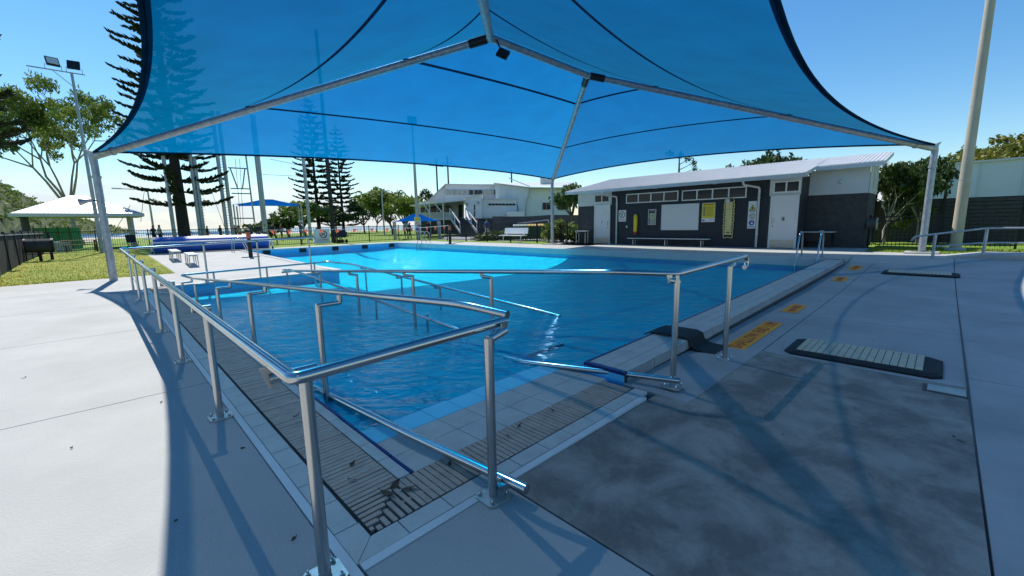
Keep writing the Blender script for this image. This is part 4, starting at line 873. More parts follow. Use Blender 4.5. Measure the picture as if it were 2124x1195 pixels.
for a,b in (((270,426),(232,490)),((300,390),(292,460)),((440,400),(465,470)),((560,330),(630,345)),((545,362),(629,366)),((488,330),(500,470)),((497,330),(505,470))): MB().tube([ap(*a),ap(*b)],.018,4).build('cable','black_metal',t)
# ================= SMALL SHADE SAILS AND GAZEBO =================
def hip_sail(label,uL,uR,vE,vT,dist,nm='shade_sail',posts=True):
    a=dp(uL,vE,dist); b=dp(uR,vE,dist); mid=(a+b)/2; r=(b-a); w=r.length; r.normalize(); e=Vector((-r.y,r.x,0)); e=e if e.dot(mid)>0 else -e
    tp=dp((uL+uR)/2,vT,dist).z; z=a.z; t=thing(nm,label,'shade sail',(mid.x,mid.y,.1)); d=w*.75
    q=[a,b,b+e*d,a+e*d]; zE=(a.z+b.z)/2; q=[Vector((p.x,p.y,zE)) for p in q]; c_=mid+e*d/2; t0=Vector((c_.x,c_.y,tp))-r*w*.08; t1=t0+r*w*.16
    m=MB()
    def pan(P,Q,T0,T1):
        def f(s_,k):
            E=P*(1-s_)+Q*s_; E=E+(c_-E)*.1*4*s_*(1-s_); E.z=P.z+.1*s_*(1-s_)
            return E*(1-k)+(T0*(1-s_)+T1*s_)*k-Vector((0,0,.25*k*(1-k)))
        m.grid(f,8,5)
    pan(q[0],q[1],t0,t1); pan(q[1],q[2],t1,t1); pan(q[2],q[3],t1,t0); pan(q[3],q[0],t0,t0)
    m.build('canopy','sail_small',t,True)
    for p in q: MB().tube([(p.x,p.y,0),(p.x,p.y,p.z)],.07,8).build('post','galvanised',t,True)
hip_sail('blue shade sail beyond the fence among the trapeze poles',484,624,424,411,52)
hip_sail('blue pyramid shade sail beside the clubhouse veranda',816,912,459,443,36)
a=dp(18,443,44); b=dp(297,443,44); mid=(a+b)/2; r=(b-a).normalized(); e=Vector((-r.y,r.x,0)); w=(b-a).length
t=thing('gazebo','open park gazebo with white ribbed hip roof on dark posts','gazebo',(mid.x,mid.y,.1),math.atan2(r.y,r.x)); zE=(a.z+b.z)/2; zT=dp(165,405,46).z-.1
hw=w/2; dd=w*.8; z0=zE-.1
def gz_(x,y,z): return (x,y,z)
rx=hw*.12; yc=dd/2
Q=[(-hw,0,z0),(hw,0,z0),(hw,dd,z0),(-hw,dd,z0)]; T=[(-rx,yc,zT),(rx,yc,zT)]
m=MB(); m.add(Q+T,[(0,1,5,4),(1,2,5),(2,3,4,5),(3,0,4)])
for P,Q2,A0,B0,n in ((Q[0],Q[1],T[0],T[1],34),(Q[1],Q[2],T[1],T[1],26),(Q[3],Q[0],T[0],T[0],26)):
    for i in range(1,n):
        s_=i/n; E=Vector(P)*(1-s_)+Vector(Q2)*s_; full=Vector(A0)*(1-s_)+Vector(B0)*s_
        # ribs run straight up the slope until they meet the hip
        d1=(Vector(A0)+Vector(B0))/2-(Vector(P)+Vector(Q2))/2; k=min(1,min(s_,1-s_)*2*(hw/(hw-rx) if n==34 else 1))*.97; m.bar(E+Vector((0,0,.02)),E+d1*k*.98+Vector((0,0,.02)),.03,.03)
m.build('roof','roof_metal',t,world=False)
MB().b(-hw,hw,-.06,0,z0-.22,z0+.02).b(-hw-.06,-hw,0,dd,z0-.22,z0+.02).b(hw,hw+.06,0,dd,z0-.22,z0+.02).b(-hw,hw,dd,dd+.06,z0-.22,z0+.02).build('gutter','off_white',t,world=False)
MB().b(-hw,hw,.0,dd,z0-.05,z0-.03).build('ceiling','off_white',t,world=False)
for x in (-hw*.86,hw*.8):
    for y in (.5,dd*.5,dd-.5): MB().b(x-.07,x+.07,y-.07,y+.07,-.2,z0-.05).build('post','galvanised' if x>0 else 'grey_block',t,world=False)
p0,p1=dp(72,490,48),dp(168,490,50)
t=thing('wind_screen','green mesh wind screen on posts beyond the gazebo','screen',((p0.x+p1.x)/2,(p0.y+p1.y)/2,0))
p0.z=p1.z=0
for i in range(4): a_=p0+(p1-p0)*(i/4); b_=p0+(p1-p0)*((i+1)/4); MB().prism([a_,b_,b_+Vector((0,0,1.75)),a_+Vector((0,0,1.75))],(0,.03,0)).build('mesh_panel','green_net',t); MB().tube([a_,a_+Vector((0,0,1.9))],.04,6).build('post','bark',t)
# ================= CLUBHOUSE =================
CA=R(47); ce_=Vector((math.cos(CA),math.sin(CA),0)); cr_=Vector((math.sin(CA),-math.cos(CA),0)); CD=45
cl=thing('clubhouse','white two storey clubhouse with veranda stairs and stepped parapets','building',ce_*CD,CA-PI/2)
def cb(u,v,dy=0):
    d=ray(u,v); k=(CD+dy)/d.dot(ce_); return d.dot(cr_)*k,CAMH+d.z*k
def cpoly(pts,dy,th,name,m,parent=cl):
    return MB().prism([(*[cb(u,v,dy)[0]],dy,cb(u,v,dy)[1]) for u,v in pts],(0,th,0)).build(name,m,parent,world=False)
def cbox(u0,u1,v0,v1,dy,th,name,m,parent=cl): return cpoly([(u0,v1),(u1,v1),(u1,v0),(u0,v0)],dy,th,name,m,parent)
cbox(923.5,1030,382,420,3.6,6,'upper_wall','white_panel'); cpoly([(885,419),(924,419),(924,382.5)],3.9,5,'sloped_wall','white_panel'); cpoly([(883,419.5),(885,418),(923.5,381),(1030,383),(1030,384.2),(924,382.6)],3.3,6.4,'roof_edge','roof_metal')
for i,(a_,b_) in enumerate(((924.2,943),(944.5,962.5),(964,982),(983.5,1000.5),(1002,1019),(1020.5,1028))):
    wv=cbox(a_,b_,393.6,404.2,3.5,.1,'window','off_white'); mid_=(a_+b_)/2
    for c_,d_ in ((a_+.5,mid_-.4),(mid_+.4,b_-.5)): cbox(c_,d_,394.3,403.6,3.44,.06,'pane','glass_dark' if (i+int(c_))%2 else 'kick_plate',wv)
cpoly([(1026,379.5),(1097,388.5),(1097,414),(1029,414)],.6,6,'panel_wall','white_panel'); cpoly([(1024,379),(1098,388),(1098,389.4),(1024,380.4)],.3,6,'roof_edge','roof_metal')
for u in (1038,1048,1060,1073,1085): cbox(u,u+.5,382+.13*(u-1026),413.5,.57,.03,'cover_strip','off_white')
cbox(1051,1055,393,407,.54,.06,'vent','off_white')
cbox(999.5,1072,413.5,453,.2,5,'front_wall','white_panel'); cbox(999,1072,412.4,413.6,-.1,5,'parapet_cap','off_white')
wv=cbox(1012.5,1069.5,421.8,426.6,.14,.06,'window','off_white')
for i in range(8): cbox(1013.3+7.05*i,1019.4+7.05*i,422.4,426,.1,.05,'pane','glass_dark',wv)
cpoly([(961,411),(998.5,403),(999.3,453),(973,453)],-1,4.5,'slanted_wall','white_panel'); cpoly([(960.5,410.5),(999,402.2),(999,404),(961,412.2)],-1.2,4.7,'parapet_cap','off_white')
for v0,v1 in ((424.5,436),(438,450)): cbox(983.2,985.6,v0,v1,-1.05,.06,'slit_window','glass_dark')
for u,v in ((967.5,422),(991,419)): cpoly([(u,v-2),(u+1.3,v),(u+2,v+5),(u+.8,v+4)],-1.3,.25,'wall_lamp','black_metal')
cbox(1072,1184,388.5,450,.8,6,'side_wall','white_panel'); cpoly([(1071,413),(1097,409),(1097,450),(1080,450)],.5,.3,'angled_wall','white_panel')
cpoly([(1099,388),(1206,389.4),(1206,391),(1099,389.6)],-.2,1.1,'gutter','roof_metal')
s0,z0_=cb(1099,388,-.2); s1,_=cb(1206,388,-.2); _,zr_=cb(1060,379,7)
MB().prism([(s0-2.2,.6,z0_+1.0),(s0,-.3,z0_),(s0,-.3,z0_+.08),(s0-2.2,.6,z0_+1.08)],(0,.02,0)).add([(s0,-.3,z0_+.03),(s1,-.3,z0_+.03),(s1,7,zr_),(s0-4.5,7,zr_)],[(0,1,2,3)]).build('roof','roof_metal',cl,world=False)
MB().b(s1-4,s1-3.4,3,3.6,z0_+.4,z0_+1.3).b(s0+2,s0+2.7,3,3.6,z0_+.4,z0_+1.1).build('roof_vent','roof_metal',cl,world=False)
for a_,b_ in ((1124.5,1142.5),(1156,1176)):
    wv=cbox(a_,b_,419.6,435.6,.74,.06,'window','off_white'); mid_=(a_+b_)/2
    for c_,d_ in ((a_+.8,mid_-.4),(mid_+.4,b_-.8)): cbox(c_,d_,420.6,434.8,.7,.05,'pane','glass_dark',wv)
MB().tube([(*[cb(1102,389,.3)[0]],.3,cb(1102,389,.3)[1]),(cb(1092,421,.3)[0],.3,cb(1092,421,.3)[1]),(cb(1091,449,.3)[0],.3,cb(1091,449,.3)[1])],.06,6).build('downpipe','galvanised',cl,world=False)
cpoly([(1049,441),(1054,439),(1088,439),(1088,449),(1053,449)],-1.6,1.5,'lean_to','off_white')
# veranda
cpoly([(850,425),(962,414),(962,416),(850,427.5)],-2,6,'veranda_roof','roof_metal'); cbox(868,962,420,457,3.2,.3,'veranda_wall','off_white')
for a_,b_,m_ in ((869,880,'glass_dark'),(883,892,'glass_dark'),(894,904,'glass_dark'),(908,916,'glass_dark'),(923,935,'glass_dark'),(951.5,958.5,'dark_board')): cbox(a_,b_,427 if m_!='dark_board' else 425,443 if m_!='dark_board' else 452,3.1,.1,'window' if m_!='dark_board' else 'door',m_)
cbox(944,950.5,427,452,3.1,.1,'door','white_paint'); cbox(862,945,453.4,456,-1.8,5,'veranda_floor','off_white'); cbox(862,1001,456,486,-.9,3,'base_wall','grey_block'); cbox(975,1022,453,486,-.3,3,'base_wall','charcoal_brick')
for u in (870,890,918.5): s_,z_=cb(u,418,-1.9); MB().tube([(s_,-1.9,0),(s_,-1.9,z_)],.06,6).build('veranda_post','off_white',cl,world=False)
for (u0,v0),(u1,v1) in (((880,425),(890,440)),((901,421),(917,441))): s_,z_=cb(u0,v0,-1.9); s2,z2=cb(u1,v1,-1.9); MB().bar((s_,-1.9,z_),(s2,-1.9,z2),.09).build('brace','off_white',cl,world=False)
cbox(862,944,441,442.3,-1.75,.06,'railing_top','off_white')
for i in range(34): cbox(863+2.4*i,863.7+2.4*i,442.3,453.4,-1.75,.04,'baluster','off_white')
# stairs
sa,za=cb(950,453,-1.8); sb,zb2=cb(972,484,-5)
for k in range(11):
    f=k/10; s_=sa+(sb-sa)*f; z_=za+(zb2-za)*f; y_=-1.8-3.2*f; MB().b(s_-.75,s_+.75,y_-.3,y_,z_-.18,z_).build('stair_tread','charcoal_brick',cl,world=False)
for o_ in (-.8,.8):
    MB().bar((sa+o_,-1.8,za+.1),(sb+o_,-5,zb2+.1),.08,.25).build('stringer','off_white',cl,world=False); MB().bar((sa+o_,-1.8,za+1),(sb+o_,-5,zb2+1),.07,.09).build('stair_rail','off_white',cl,world=False)
    for f in (0,.5,1): s_=sa+(sb-sa)*f+o_; z_=za+(zb2-za)*f; MB().b(s_-.04,s_+.04,-1.8-3.2*f-.04,-1.8-3.2*f+.04,z_,z_+1).build('stair_post','off_white',cl,world=False)
rw=thing('retaining_wall','long dark grey rendered wall in front of the clubhouse side','wall',ce_*34,CA-PI/2)
def rb_(u,v,dy): d=ray(u,v); k=(34+dy)/d.dot(ce_); return d.dot(cr_)*k,CAMH+d.z*k
P=[(rb_(u,v,0)[0],0,rb_(u,v,0)[1]) for u,v in ((1021,486),(1205,486),(1205,446),(1140,446),(1095,449),(1021,449))]; MB().prism(P,(0,.3,0)).build('wall','grey_block',rw,world=False)
P=[(rb_(u,v,-1)[0],-1,rb_(u,v,-1)[1]) for u,v in ((1074,463),(1138,456))]; MB().tube(P,.05,6).tube([(P[0][0],-1,0),P[0]],.05,6).tube([(P[1][0],-1,0),P[1]],.05,6).build('ramp_rail','galvanised',rw,world=False)
# sealed path between fence and clubhouse
b=MB(); b.add([(*gp(u,v,.185)[:2],.185) for u,v in ((905,497),(1000,499.6),(1197,501),(1197,489),(1010,488),(955,484))],[(0,1,2,3,4,5)]); struct('path',b,'asphalt_path')
# wheelie bins
def bin_(x,y,rz,lid,label,grp):
    t=thing('wheelie_bin',label,'bin',(x,y,.19),rz,grp)
    MB().prism([(-.24,-.28,.08),(.24,-.28,.08),(.29,-.34,.95),(-.29,-.34,.95)],(0,.6,0)).build('body','bin_green',t,world=False); MB().prism([(-.31,-.38,.95),(.31,-.38,.95),(.31,.34,1.06),(-.31,.34,1.06)],(0,0,.05)).build('lid',lid,t,world=False)
    for s_ in (-.25,.25): MB().tube([(s_-.03,.26,.1),(s_+.03,.26,.1)],.1,10).build('wheel','black_rubber',t,True,False)
pa,pb2=dp(1074,485,29.5),dp(1140,485,29.5)
for i in range(8):
    p=pa+(pb2-pa)*(i/7); bin_(p.x,p.y,CA-PI/2,'lid_green' if i<3 else 'bin_lid','green wheelie bin with pale green lid in the row before the grey wall' if i<3 else 'green wheelie bin with yellow lid in the row before the grey wall','wheelie bins in a row')
# ================= PLANTS =================
def leaves(b,c,r,n,s,rnd,flat=1.):
    for i in range(n):
        d=Vector((rnd.gauss(0,1),rnd.gauss(0,1),rnd.gauss(0,1)*flat)); d=d.normalized()*r*(rnd.random()**.45); d.z*=flat
        p=Vector(c)+d; a=Vector((rnd.gauss(0,1),rnd.gauss(0,1),rnd.gauss(0,1))).normalized(); q=a.cross(Vector((rnd.gauss(0,1),rnd.gauss(0,1),rnd.gauss(0,1)))).normalized(); k=s*rnd.uniform(.6,1.3)
        b.add([p-a*k,p+q*k*.45,p+a*k,p-q*k*.45],[(0,1,2,3)])
def tree(name,label,base,h,rx,seed,leaf,bark,tr=.25,nl=60,ls=.16,fork=.4,clump=.9,lv=3,droop=0,group=None,cat='tree',spread=1.,k0=5):
    rnd=random.Random(seed); t=thing(name,label,cat,base,group=group); tb=MB(); cb_=MB()
    def grow(p,d,L,r,l):
        n=3; pts=[p]; dd=d.copy(); q=p.copy()
        for i in range(n):
            dd=(dd+Vector((rnd.gauss(0,.14),rnd.gauss(0,.14),.06 if l else 0))).normalized(); q=q+dd*L/n; pts.append(q.copy())
        tb.tube(pts,r,6 if l else 9,r*.62,cap=False)
        if l>=lv:
            leaves(cb_,q,clump*rnd.uniform(.75,1.25),nl,ls,rnd,.75); return
        if l>=lv-1: leaves(cb_,q,clump*.8,nl//2,ls,rnd,.7)
        k=k0 if l==0 else rnd.choice((2,3,3))
        a0=rnd.uniform(0,2*PI)
        for i in range(k):
            a=a0+2*PI*i/k+rnd.uniform(-.4,.4); tilt=(rnd.uniform(.45,.95) if i or l else .12)*spread
            perp=dd.orthogonal().normalized(); perp.rotate(Matrix.Rotation(a,3,dd)); nd=(dd*math.cos(tilt)+perp*math.sin(tilt)); nd.z-=droop*l*.1; nd.normalize()
            grow(q,nd,L*rnd.uniform(.55,.8) if l else h*(1-fork)*rnd.uniform(.36,.5),r*.58,l+1)
    grow(Vector((0,0,-.2)),Vector((0,0,1)),h*fork,tr,0)
    # fit crown to the wanted height and width
    zm=max(v.z for v in cb_.v); wm=sorted(math.hypot(v.x,v.y) for v in cb_.v)[int(len(cb_.v)*.97)]
    for m_ in (cb_,tb):
        for v in m_.v:
            f=clamp(v.z/(h*fork)) ; v.x*=1+(rx/wm-1)*f; v.y*=1+(rx/wm-1)*f
            if v.z>0: v.z*=h/zm
    tb.build('trunk',bark,t,True,False); cb_.build('crown',leaf,t,world=False); return t
def pine(label,base,h,r0,seed,z0=3.,tr=.45,nw=26,group='norfolk pines round the park',lean=(0,0)):
    rnd=random.Random(seed); t=thing('norfolk_pine',label,'pine tree',base,group=group); tb=MB(); cb_=MB()
    ax=lambda z:Vector((lean[0]*z/h,lean[1]*z/h,z))
    tb.tube([ax(h*i/10-(.3 if i==0 else 0)) for i in range(11)],tr,10,.04)
    for w_ in range(nw):
        f=w_/(nw-1); z=z0+(h-z0)*f**.95; L=r0*(1-f)**.62*rnd.uniform(.85,1.1)+.25; k=rnd.choice((5,6,6)) ; a0=rnd.uniform(0,2*PI)
        for i in range(k):
            a=a0+2*PI*i/k+rnd.uniform(-.2,.2); l_=L*rnd.uniform(.75,1.08); c_=ax(z); d=Vector((math.cos(a),math.sin(a),0)); sd_=Vector((-d.y,d.x,0))
            pts=[c_+d*l_*s_+Vector((0,0,l_*(.02*s_+.10*s_*s_-.07*math.sin(s_*PI)))) for s_ in (0,.3,.6,.85,1)]
            tb.tube(pts,.05*(1-f)+.018,4,.012,cap=False)
            n=max(8,int(l_*9))
            for j in range(n):
                s_=.18+.82*j/(n-1); p=c_+d*l_*s_+Vector((0,0,l_*(.02*s_+.10*s_*s_-.07*math.sin(s_*PI)))); wl=(.78*(1-.55*s_))*min(1,l_/2.2)*rnd.uniform(.7,1.15)
                for sg in (-1,1):    # finger-like branchlets sweeping forward and up
                    e_=p+d*wl*.75+sd_*sg*wl*rnd.uniform(.45,.8)+Vector((0,0,wl*rnd.uniform(.05,.65))); wv=(e_-p).cross(Vector((0,0,1))).normalized()*.095; m_=(p+e_)/2+Vector((0,0,-.04))
                    cb_.add([p,m_+wv,e_,m_-wv],[(0,1,2,3)]); up_=Vector((0,0,.10)); cb_.add([p,m_+up_,e_,m_-up_],[(0,1,2,3)])
    tb.build('trunk','dark_bark',t,True,False); cb_.build('crown','leaf_pine',t,world=False); return t
def base_at(u,v,dist,z=.05): p=dp(u,v,dist); return (p.x,p.y,z)
tree('gum_tree','big spreading gum tree with airy crown behind the gazebo',base_at(166,480,68),16.9,7.7,17,'leaf_gum','pale_bark',.32,150,.22,.26,1.1,4,.3,spread=.95,k0=5)
pine('huge dark pine with thick trunk beside the trapeze poles',base_at(383,488,47),27,3.9,4,3.6,.48,27)
pine('pine at the left edge whose branch tips reach over the lawn',(-4.9,27.5,.1),20,3.6,9,5,.35,26)
pine('slender open pine behind the dark steel pole',base_at(662,474,72),20.5,3.6,21,2.2,.3,24); pine('slender pine farther behind the park trees',base_at(713,474,84),19,3.5,22,1.6,.28,24)
G='park trees and shrubs'
for u,d,h,r,sd,lf,lab in ((598,62,3.6,3.2,31,'leaf_mid','low coastal bush under the small blue sail'),(632,66,5.2,3.6,32,'leaf_gum','rounded coastal bush behind the fence sign'),(757,78,6.4,3.8,33,'leaf_dark','dark rounded tree left of the park street lamp'),(782,84,6.6,3.6,34,'leaf_dark','dark tree beside the park street lamp'),(815,62,6.8,4.2,35,'leaf_gum','grey green spreading tree right of the park street lamp'),(842,58,5.4,3.0,36,'leaf_gum','bushy tree behind the pyramid sail'),(886,80,8.2,3.,37,'leaf_dark','dark treetop peeping over the clubhouse slope'),(690,80,5,4.5,38,'leaf_mid','low scrub between the two slender pines'),(560,75,2.6,3.5,39,'leaf_mid','sparse low shrub by the beach path')):
    tree('park_tree',lab,base_at(u,476,d,0),h,r,sd,lf,'bark',.16,70,.26,.25,.85,2,group=G,k0=6)
for u,v,d,h,r,sd,lf,lab in ((1168,486,25.5,1.5,1.3,51,'leaf_gum','clipped garden shrub beside the amenities building'),(1150,487,26,1.1,1.0,52,'leaf_yellow','yellowish low garden shrub by the bins'),(1020,487,31,.75,1.3,53,'leaf_mid','low green border plant left of the bins'),(1046,487,31,.8,1.2,55,'leaf_gum','low reddish green border plant next to the bins'),(1187,487,25,1.0,.9,54,'leaf_mid','small green shrub against the building corner')):
    p=dp(u,v,d); tree('garden_shrub',lab,(p.x,p.y,.17),h,r,sd,lf,'bark',.04,60,.09,.15,.32,2,group='garden shrubs',cat='shrub',k0=7)
p=dp(1190,480,28); tree('garden_tree','bright round tree at the left end of the amenities building',(p.x,p.y,.1),3.9,1.35,61,'leaf_mid','bark',.09,90,.14,.4,.5,2,cat='tree',k0=7)
tree('leafy_tree','dense glossy tree with pale branching trunk right of the building',(24.6,1.75,.15),dp(1885,326,24.7).z-.15,1.35,71,'leaf_dark','pale_bark',.075,110,.12,.3,.42,3,k0=6)
tree('leafy_tree','dense glossy tree behind the right-hand canopy post',(25.4,.75,.15),dp(1940,318,25.4).z-.15,1.3,72,'leaf_dark','pale_bark',.07,110,.12,.3,.42,3,k0=6)
for u_,vt_,d_,r,sd,lf,lab in ((1585,314,36,3.0,81,'leaf_dark','dark round treetop above the amenities roof'),(1520,338,37,1.5,82,'leaf_yellow','paler treetop above the amenities roof'),(2085,278,50,4.2,83,'leaf_yellow','yellow green gum treetop behind the white sheeted building'),(1990,300,52,3.0,84,'leaf_gum','olive gum treetop behind the concrete pole')):
    tree('background_tree',lab,base_at(u_,470,d_,0),dp(u_,vt_,d_).z,r,sd,lf,'bark',.2,80,.2,.35,.75,3,group='treetops behind the buildings',k0=6)
# bunya-like tree with tufted branch ends
bp_=dp(1407,380,52); t=thing('tufted_tree','sparse tree with tufted branch ends above the amenities roof','tree',(bp_.x,bp_.y,0)); tb=MB(); cb_=MB(); rnd=random.Random(5); hz=dp(1407,322,52).z
tb.tube([(0,0,0),(.1,0,hz*.6),(0,0,hz)],.25,8,.06)
for k in range(15):
    z=hz*(.55+.45*rnd.random()); a=rnd.uniform(0,2*PI); l=rnd.uniform(.8,2.6)*(1.25-z/hz*.6); e_=Vector((math.cos(a)*l,math.sin(a)*l,z+l*.25)); tb.tube([(0,0,z-.2),e_],.05,5,.02); leaves(cb_,e_,.42,45,.16,rnd)
tb.build('trunk','bark',t,True,False); cb_.build('crown','leaf_dark',t,world=False)
# ================= RIGHT-HAND BACKGROUND =================
t=thing('slatted_wall','dark horizontal slatted wall behind the right picket fence','wall',(26.8,0,.1))
SH=(wp(2000,411,0,26.6).z-.15)/12
for k in range(12): MB().b(26.6,26.64,-9,2.6,.15+SH*k,.15+SH*k+SH*.86).build('slat','charcoal_brick',t)
MB().b(26.68,26.72,-9,2.6,.0,wp(2000,411,0,26.6).z+.02).build('backing','dark_board',t)
for y in (2.4,.1,-2.2,-3.4): MB().b(26.55,26.62,y-.05,y+.05,0,2.42).build('post','black_metal',t)
t=thing('sheeted_building','white flat sheeted building behind the dark slatted wall','building',(31,-3,0))
zA=wp(2010,340,0,30).z; zB=wp(2118,330,0,30).z; 
MB().prism([(30,1.3,1.0),(30,-2.35,1.0),(30,-2.35,zB),(30,1.3,zA)],(6,0,0)).build('wall','white_panel',t); MB().prism([(29.9,1.4,zA),(29.9,-2.4,zB),(29.9,-2.4,zB+.09),(29.9,1.4,zA+.09)],(6.2,0,0)).build('roof','roof_metal',t)
for y in (.55,-.95,-2.3): MB().b(29.97,30.0,y-.04,y+.04,1.0,zA-.02).build('cover_strip','off_white',t)
MB().b(30.3,36,-9,-2.37,.9,zB-.1).build('side_wall','off_white',t)
# ================= FAR LAND AND SEA =================
struct('sand',MB().b(-300,60,84,135,-2.4,-.02),'sand'); struct('sea',MB().b(-2500,900,133,4500,-3,-.75),'sea')
t=MB(); rnd=random.Random(2)
for i in range(26):    # breaking wave crests
    y=140+i*9+rnd.uniform(-3,3); x=rnd.uniform(-90,60); l=rnd.uniform(15,60)
    t.tube([(x+l*s_/6,y+rnd.uniform(-1.5,1.5),-.7) for s_ in range(7)],.5,5,.3)
tag(t.build('breaking_waves','white_paint',None,True),'white lines of breaking waves off the beach','waves',kind='stuff')
sil=[(-260,330),(-120,352),(-40,372),(0,384),(33,401),(76,421),(120,442),(165,457),(198,463),(235,470),(268,478),(290,484)]
rows=[]; b=MB(); rnd=random.Random(8); NU=80; NV=16
def silh(u):
    for (a_,va),(c_,vb) in zip(sil,sil[1:]):
        if a_<=u<=c_: return va+(vb-va)*(u-a_)/(c_-a_)
    return 484
def hillpt(s_,k):
    u=-258+546*s_; top=dp(u,silh(u),330+120*s_); near=dp(u,490,190+200*s_); z=(top.z+2)*math.sin(k*PI*.5)**.8-2 if k<=1 else top.z
    p=near+(top-near)*k; nz_=rnd.uniform(-1,1)*(1.6 if 0<k<1 else .9)*clamp((1-s_)*3)
    return (p.x,p.y,z+nz_)
b.grid(hillpt,NU,NV); b.add([],[]); struct('hill',b,'hill',smooth=False)
hb=MB(); rnd=random.Random(12)
for i in range(900):
    s_=rnd.random()*.97; k=rnd.random()**.8; p=Vector(hillpt(s_,k)); r_=rnd.uniform(1.2,3.2)*(1-.6*s_)
    leaves(hb,p+Vector((0,0,r_*.4)),r_,16,r_*.42,rnd,.7)
tag(hb.build('hill_scrub','leaf_gum'),'dense scrub covering the headland hill','scrub',kind='stuff')
# ================= PEOPLE =================
def person_mesh(pose):
    J={'pel':(0,0,.95,.125),'wst':(0,.01,1.08,.115),'chs':(0,0,1.30,.135),'nck':(0,.01,1.47,.055),'hd0':(0,-.01,1.56,.085),'hd1':(0,-.02,1.66,.095),'hd2':(0,-.01,1.74,.055)}
    E=[('pel','wst'),('wst','chs'),('chs','nck'),('nck','hd0'),('hd0','hd1'),('hd1','hd2')]
    for s_,n in ((1,'l'),(-1,'r')):
        st=pose*.18*s_
        J.update({n+'sh':(s_*.18,0,1.40,.06),n+'el':(s_*.25,.03-st*.4,1.14,.042),n+'wr':(s_*.24,-.10-st*.6,.92,.032),n+'hn':(s_*.235,-.14-st*.6,.84,.035),n+'hp':(s_*.095,0,.88,.09),n+'kn':(s_*.10,-.03+st,.50,.062),n+'an':(s_*.10,.03+st*1.5,.09,.042),n+'to':(s_*.11,-.13+st*1.5,.035,.04)})
        E+=[('chs',n+'sh'),(n+'sh',n+'el'),(n+'el',n+'wr'),(n+'wr',n+'hn'),('pel',n+'hp'),(n+'hp',n+'kn'),(n+'kn',n+'an'),(n+'an',n+'to')]
    ks=list(J); me=bpy.data.meshes.new('body'); me.from_pydata([J[k][:3] for k in ks],[(ks.index(a),ks.index(b)) for a,b in E],[]); o=bpy.data.objects.new('tmp',me); C.objects.link(o)
    sk=o.modifiers.new('s','SKIN'); 
    for i,k in enumerate(ks): sv=me.skin_vertices[0].data[i]; sv.radius=(J[k][3],J[k][3]); sv.use_root=(k=='pel')
    ss=o.modifiers.new('u','SUBSURF'); ss.levels=1; ss.render_levels=1
    dg=bpy.context.evaluated_depsgraph_get(); m2=bpy.data.meshes.new_from_object(o.evaluated_get(dg)); bpy.data.objects.remove(o)
    m2.materials.clear()
    for q in ('skin','hair','cloth_white','cloth_navy'): m2.materials.append(M[q])
    for p in m2.polygons:
        c_=p.center; p.use_smooth=True
        p.material_index=1 if (c_.z>1.67 or (c_.z>1.56 and c_.y>.03)) else 2 if (.98<c_.z<1.46 and abs(c_.x)<.235 and (c_.z>1.18 or abs(c_.x)<.17)) else 3 if (.55<c_.z<=.98 and abs(c_.x)<.2) else 0
    return m2
PMS=[person_mesh(.1),person_mesh(.9)]
def person(u,dist,h,rz,shirt,pants,label,pose=0,skin='skin',hat=None,z=.15):
    p=dp(u,480,dist); o=bpy.data.objects.new('person',PMS[pose]); C.objects.link(o); o.location=(p.x,p.y,z); o.rotation_euler=(0,0,rz); k=h/1.77; o.scale=(k,k,k)
    for i,m_ in ((0,skin),(2,shirt),(3,pants)): o.material_slots[i].link='OBJECT'; o.material_slots[i].material=M[m_]
    if hat:
        hb_=MB().tube([(0,-.02,1.68),(0,-.02,1.70)],.17,14,.15).tube([(0,-.02,1.70),(0,-.02,1.79)],.105,12,.08).build('hat',hat,o,True,False)
    tag(o,label,'person',group='people round the pool and park'); return o
for a in ((566,34.5,1.7,2.2,'cloth_black','cloth_black','person in black clothes walking behind the far fence',1),(624,34,1.72,1.2,'cloth_navy','skin','person in navy top and pale cap at the far fence sign',0,'skin','cloth_white'),(657,34,1.25,2.6,'skin','cloth_red','bare chested child behind the far fence',1),(318,47,1.7,.6,'cloth_navy','cloth_black','person in dark top left of the big pine',0),(331,47,1.75,2.0,'cloth_white','cloth_navy','person in pale top next to the big pine',0),(392,49,1.7,1.2,'cloth_black','cloth_navy','dark dressed person leaning by the big pine trunk',1),(487,50,1.65,.3,'cloth_red','cloth_black','person in red top under the trapeze frame',0),(497,50,1.6,2.3,'cloth_white','cloth_red','person in white top under the trapeze frame',1),(520,52,1.75,1.6,'cloth_blue','cloth_navy','person in blue top right of the trapeze frame',0),(537,52,1.7,.2,'cloth_navy','cloth_white','person in navy top and white shorts beside the double poles',0),(843,38,1.7,2.8,'cloth_white','cloth_navy','person in white top under the pyramid sail',0),(850,38,1.5,.4,'cloth_navy','cloth_black','child in dark clothes under the pyramid sail',1),(889,39,1.7,1.9,'cloth_black','cloth_black','person in black standing before the clubhouse base wall',0,'skin'),(909,40,1.72,.9,'cloth_black','skin','person in black top at the foot of the veranda',0),(990,41.5,1.7,2.1,'cloth_black','cloth_navy','person in black top and red hat near the stairs',0,'skin','cloth_red'),(1010,34,1.65,2.4,'cloth_blue','cloth_white','person in bright blue top walking on the clubhouse path',1),(430,50,1.6,.9,'cloth_black','cloth_red','person in black and red between the rig poles',0),(457,51,1.65,2.1,'cloth_navy','cloth_navy','person in navy sitting out by the rig ladder',0),(550,43,1.6,.4,'cloth_white','cloth_black','person in white top before the double rig poles',0),(583,46,1.7,1.4,'cloth_red','cloth_navy','person in red top under the small blue sail',0)): person(*a)
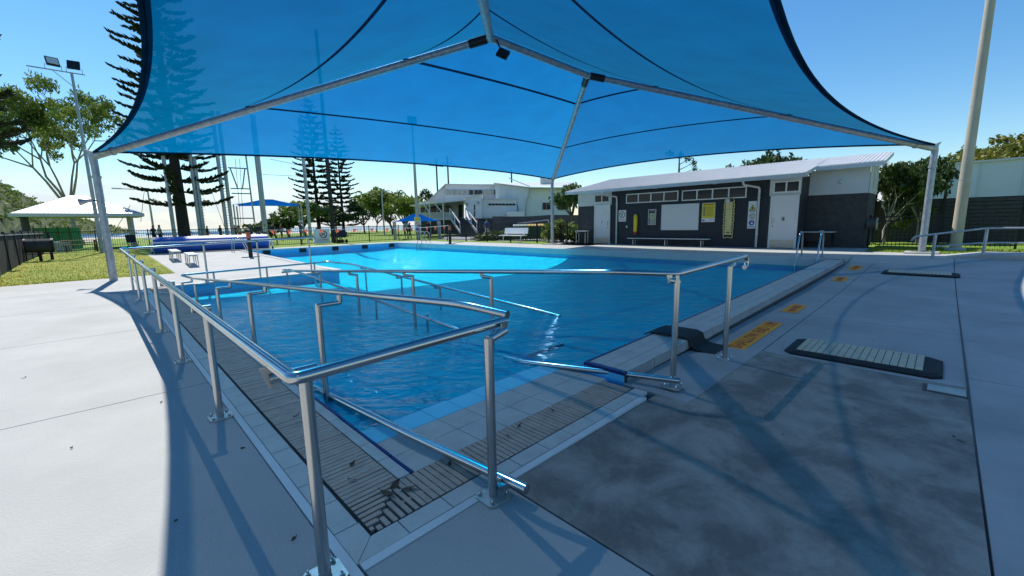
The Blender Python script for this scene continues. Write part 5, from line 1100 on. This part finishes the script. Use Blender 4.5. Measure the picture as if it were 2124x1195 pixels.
# pram parked behind the fence
p=dp(706,494,33.5); t=thing('pram','dark hooded pram parked behind the far picket fence','pram',(p.x,p.y,.18),.4)
MB().prism([(-.35,-.25,.45),(.35,-.25,.4),(.45,-.25,.8),(.1,-.25,1.0),(-.3,-.25,.85)],(0,.5,0)).build('hood','cloth_navy',t,world=False); MB().tube([(-.3,0,.5),(-.65,0,1.0)],.02,6).bar((-.35,0,.15),(.3,0,.5),.04).bar((.35,0,.15),(-.3,0,.5),.04).build('frame','black_metal',t,world=False)
for x,y in ((-.35,-.25),(-.35,.25),(.38,-.2),(.38,.2)): MB().tube([(x,y-.02,.14),(x,y+.02,.14)],.14,12).build('wheel','black_rubber',t,True,False)
for u,d,l in ((95,42,'dark folded camp chair on the grass behind the back fence'),(275,42,'dark camp chair on the grass near the gazebo posts')):
    p=dp(u,500,d); t=thing('camp_chair',l,'chair',(p.x,p.y,.12),1.2 if u<200 else .3)
    MB().b(-.28,.28,-.25,.25,.42,.45).build('seat','cloth_black',t,world=False); MB().ob((0,.3,.72),(.56,.04,.55),Matrix.Rotation(R(-14),3,'X')).build('backrest','cloth_black',t,world=False)
    for x in (-.27,.27):
        MB().bar((x,-.27,0),(x,.3,.5),.025).build('leg','black_metal',t,world=False); MB().bar((x,.27,0),(x,-.27,.5),.025).build('leg','black_metal',t,world=False)
p=dp(130,500,40); t=thing('cool_box','pale grey cool box on the grass behind the back fence','cool box',(p.x,p.y,.12)); MB().b(-.35,.35,-.25,.25,0,.6).build('body','galvanised',t,world=False); MB().b(-.37,.37,-.27,.27,.6,.68).build('lid','off_white',t,world=False)
p=dp(165,500,40); t=thing('picnic_table','low timber picnic table behind the back fence','table',(p.x,p.y,.12),.1)
for y in (-.3,-.1,.1,.3): MB().b(-.9,.9,y-.09,y+.09,.7,.74).build('plank','timber',t,world=False)
for x in (-.7,.7): MB().bar((x,-.6,0),(x,.2,.7),.08).build('leg','timber',t,world=False); MB().bar((x,.6,0),(x,-.2,.7),.08).build('leg','timber',t,world=False)
for y in (-.65,.65): MB().b(-.9,.9,y-.12,y+.12,.42,.46).build('bench_plank','timber',t,world=False)
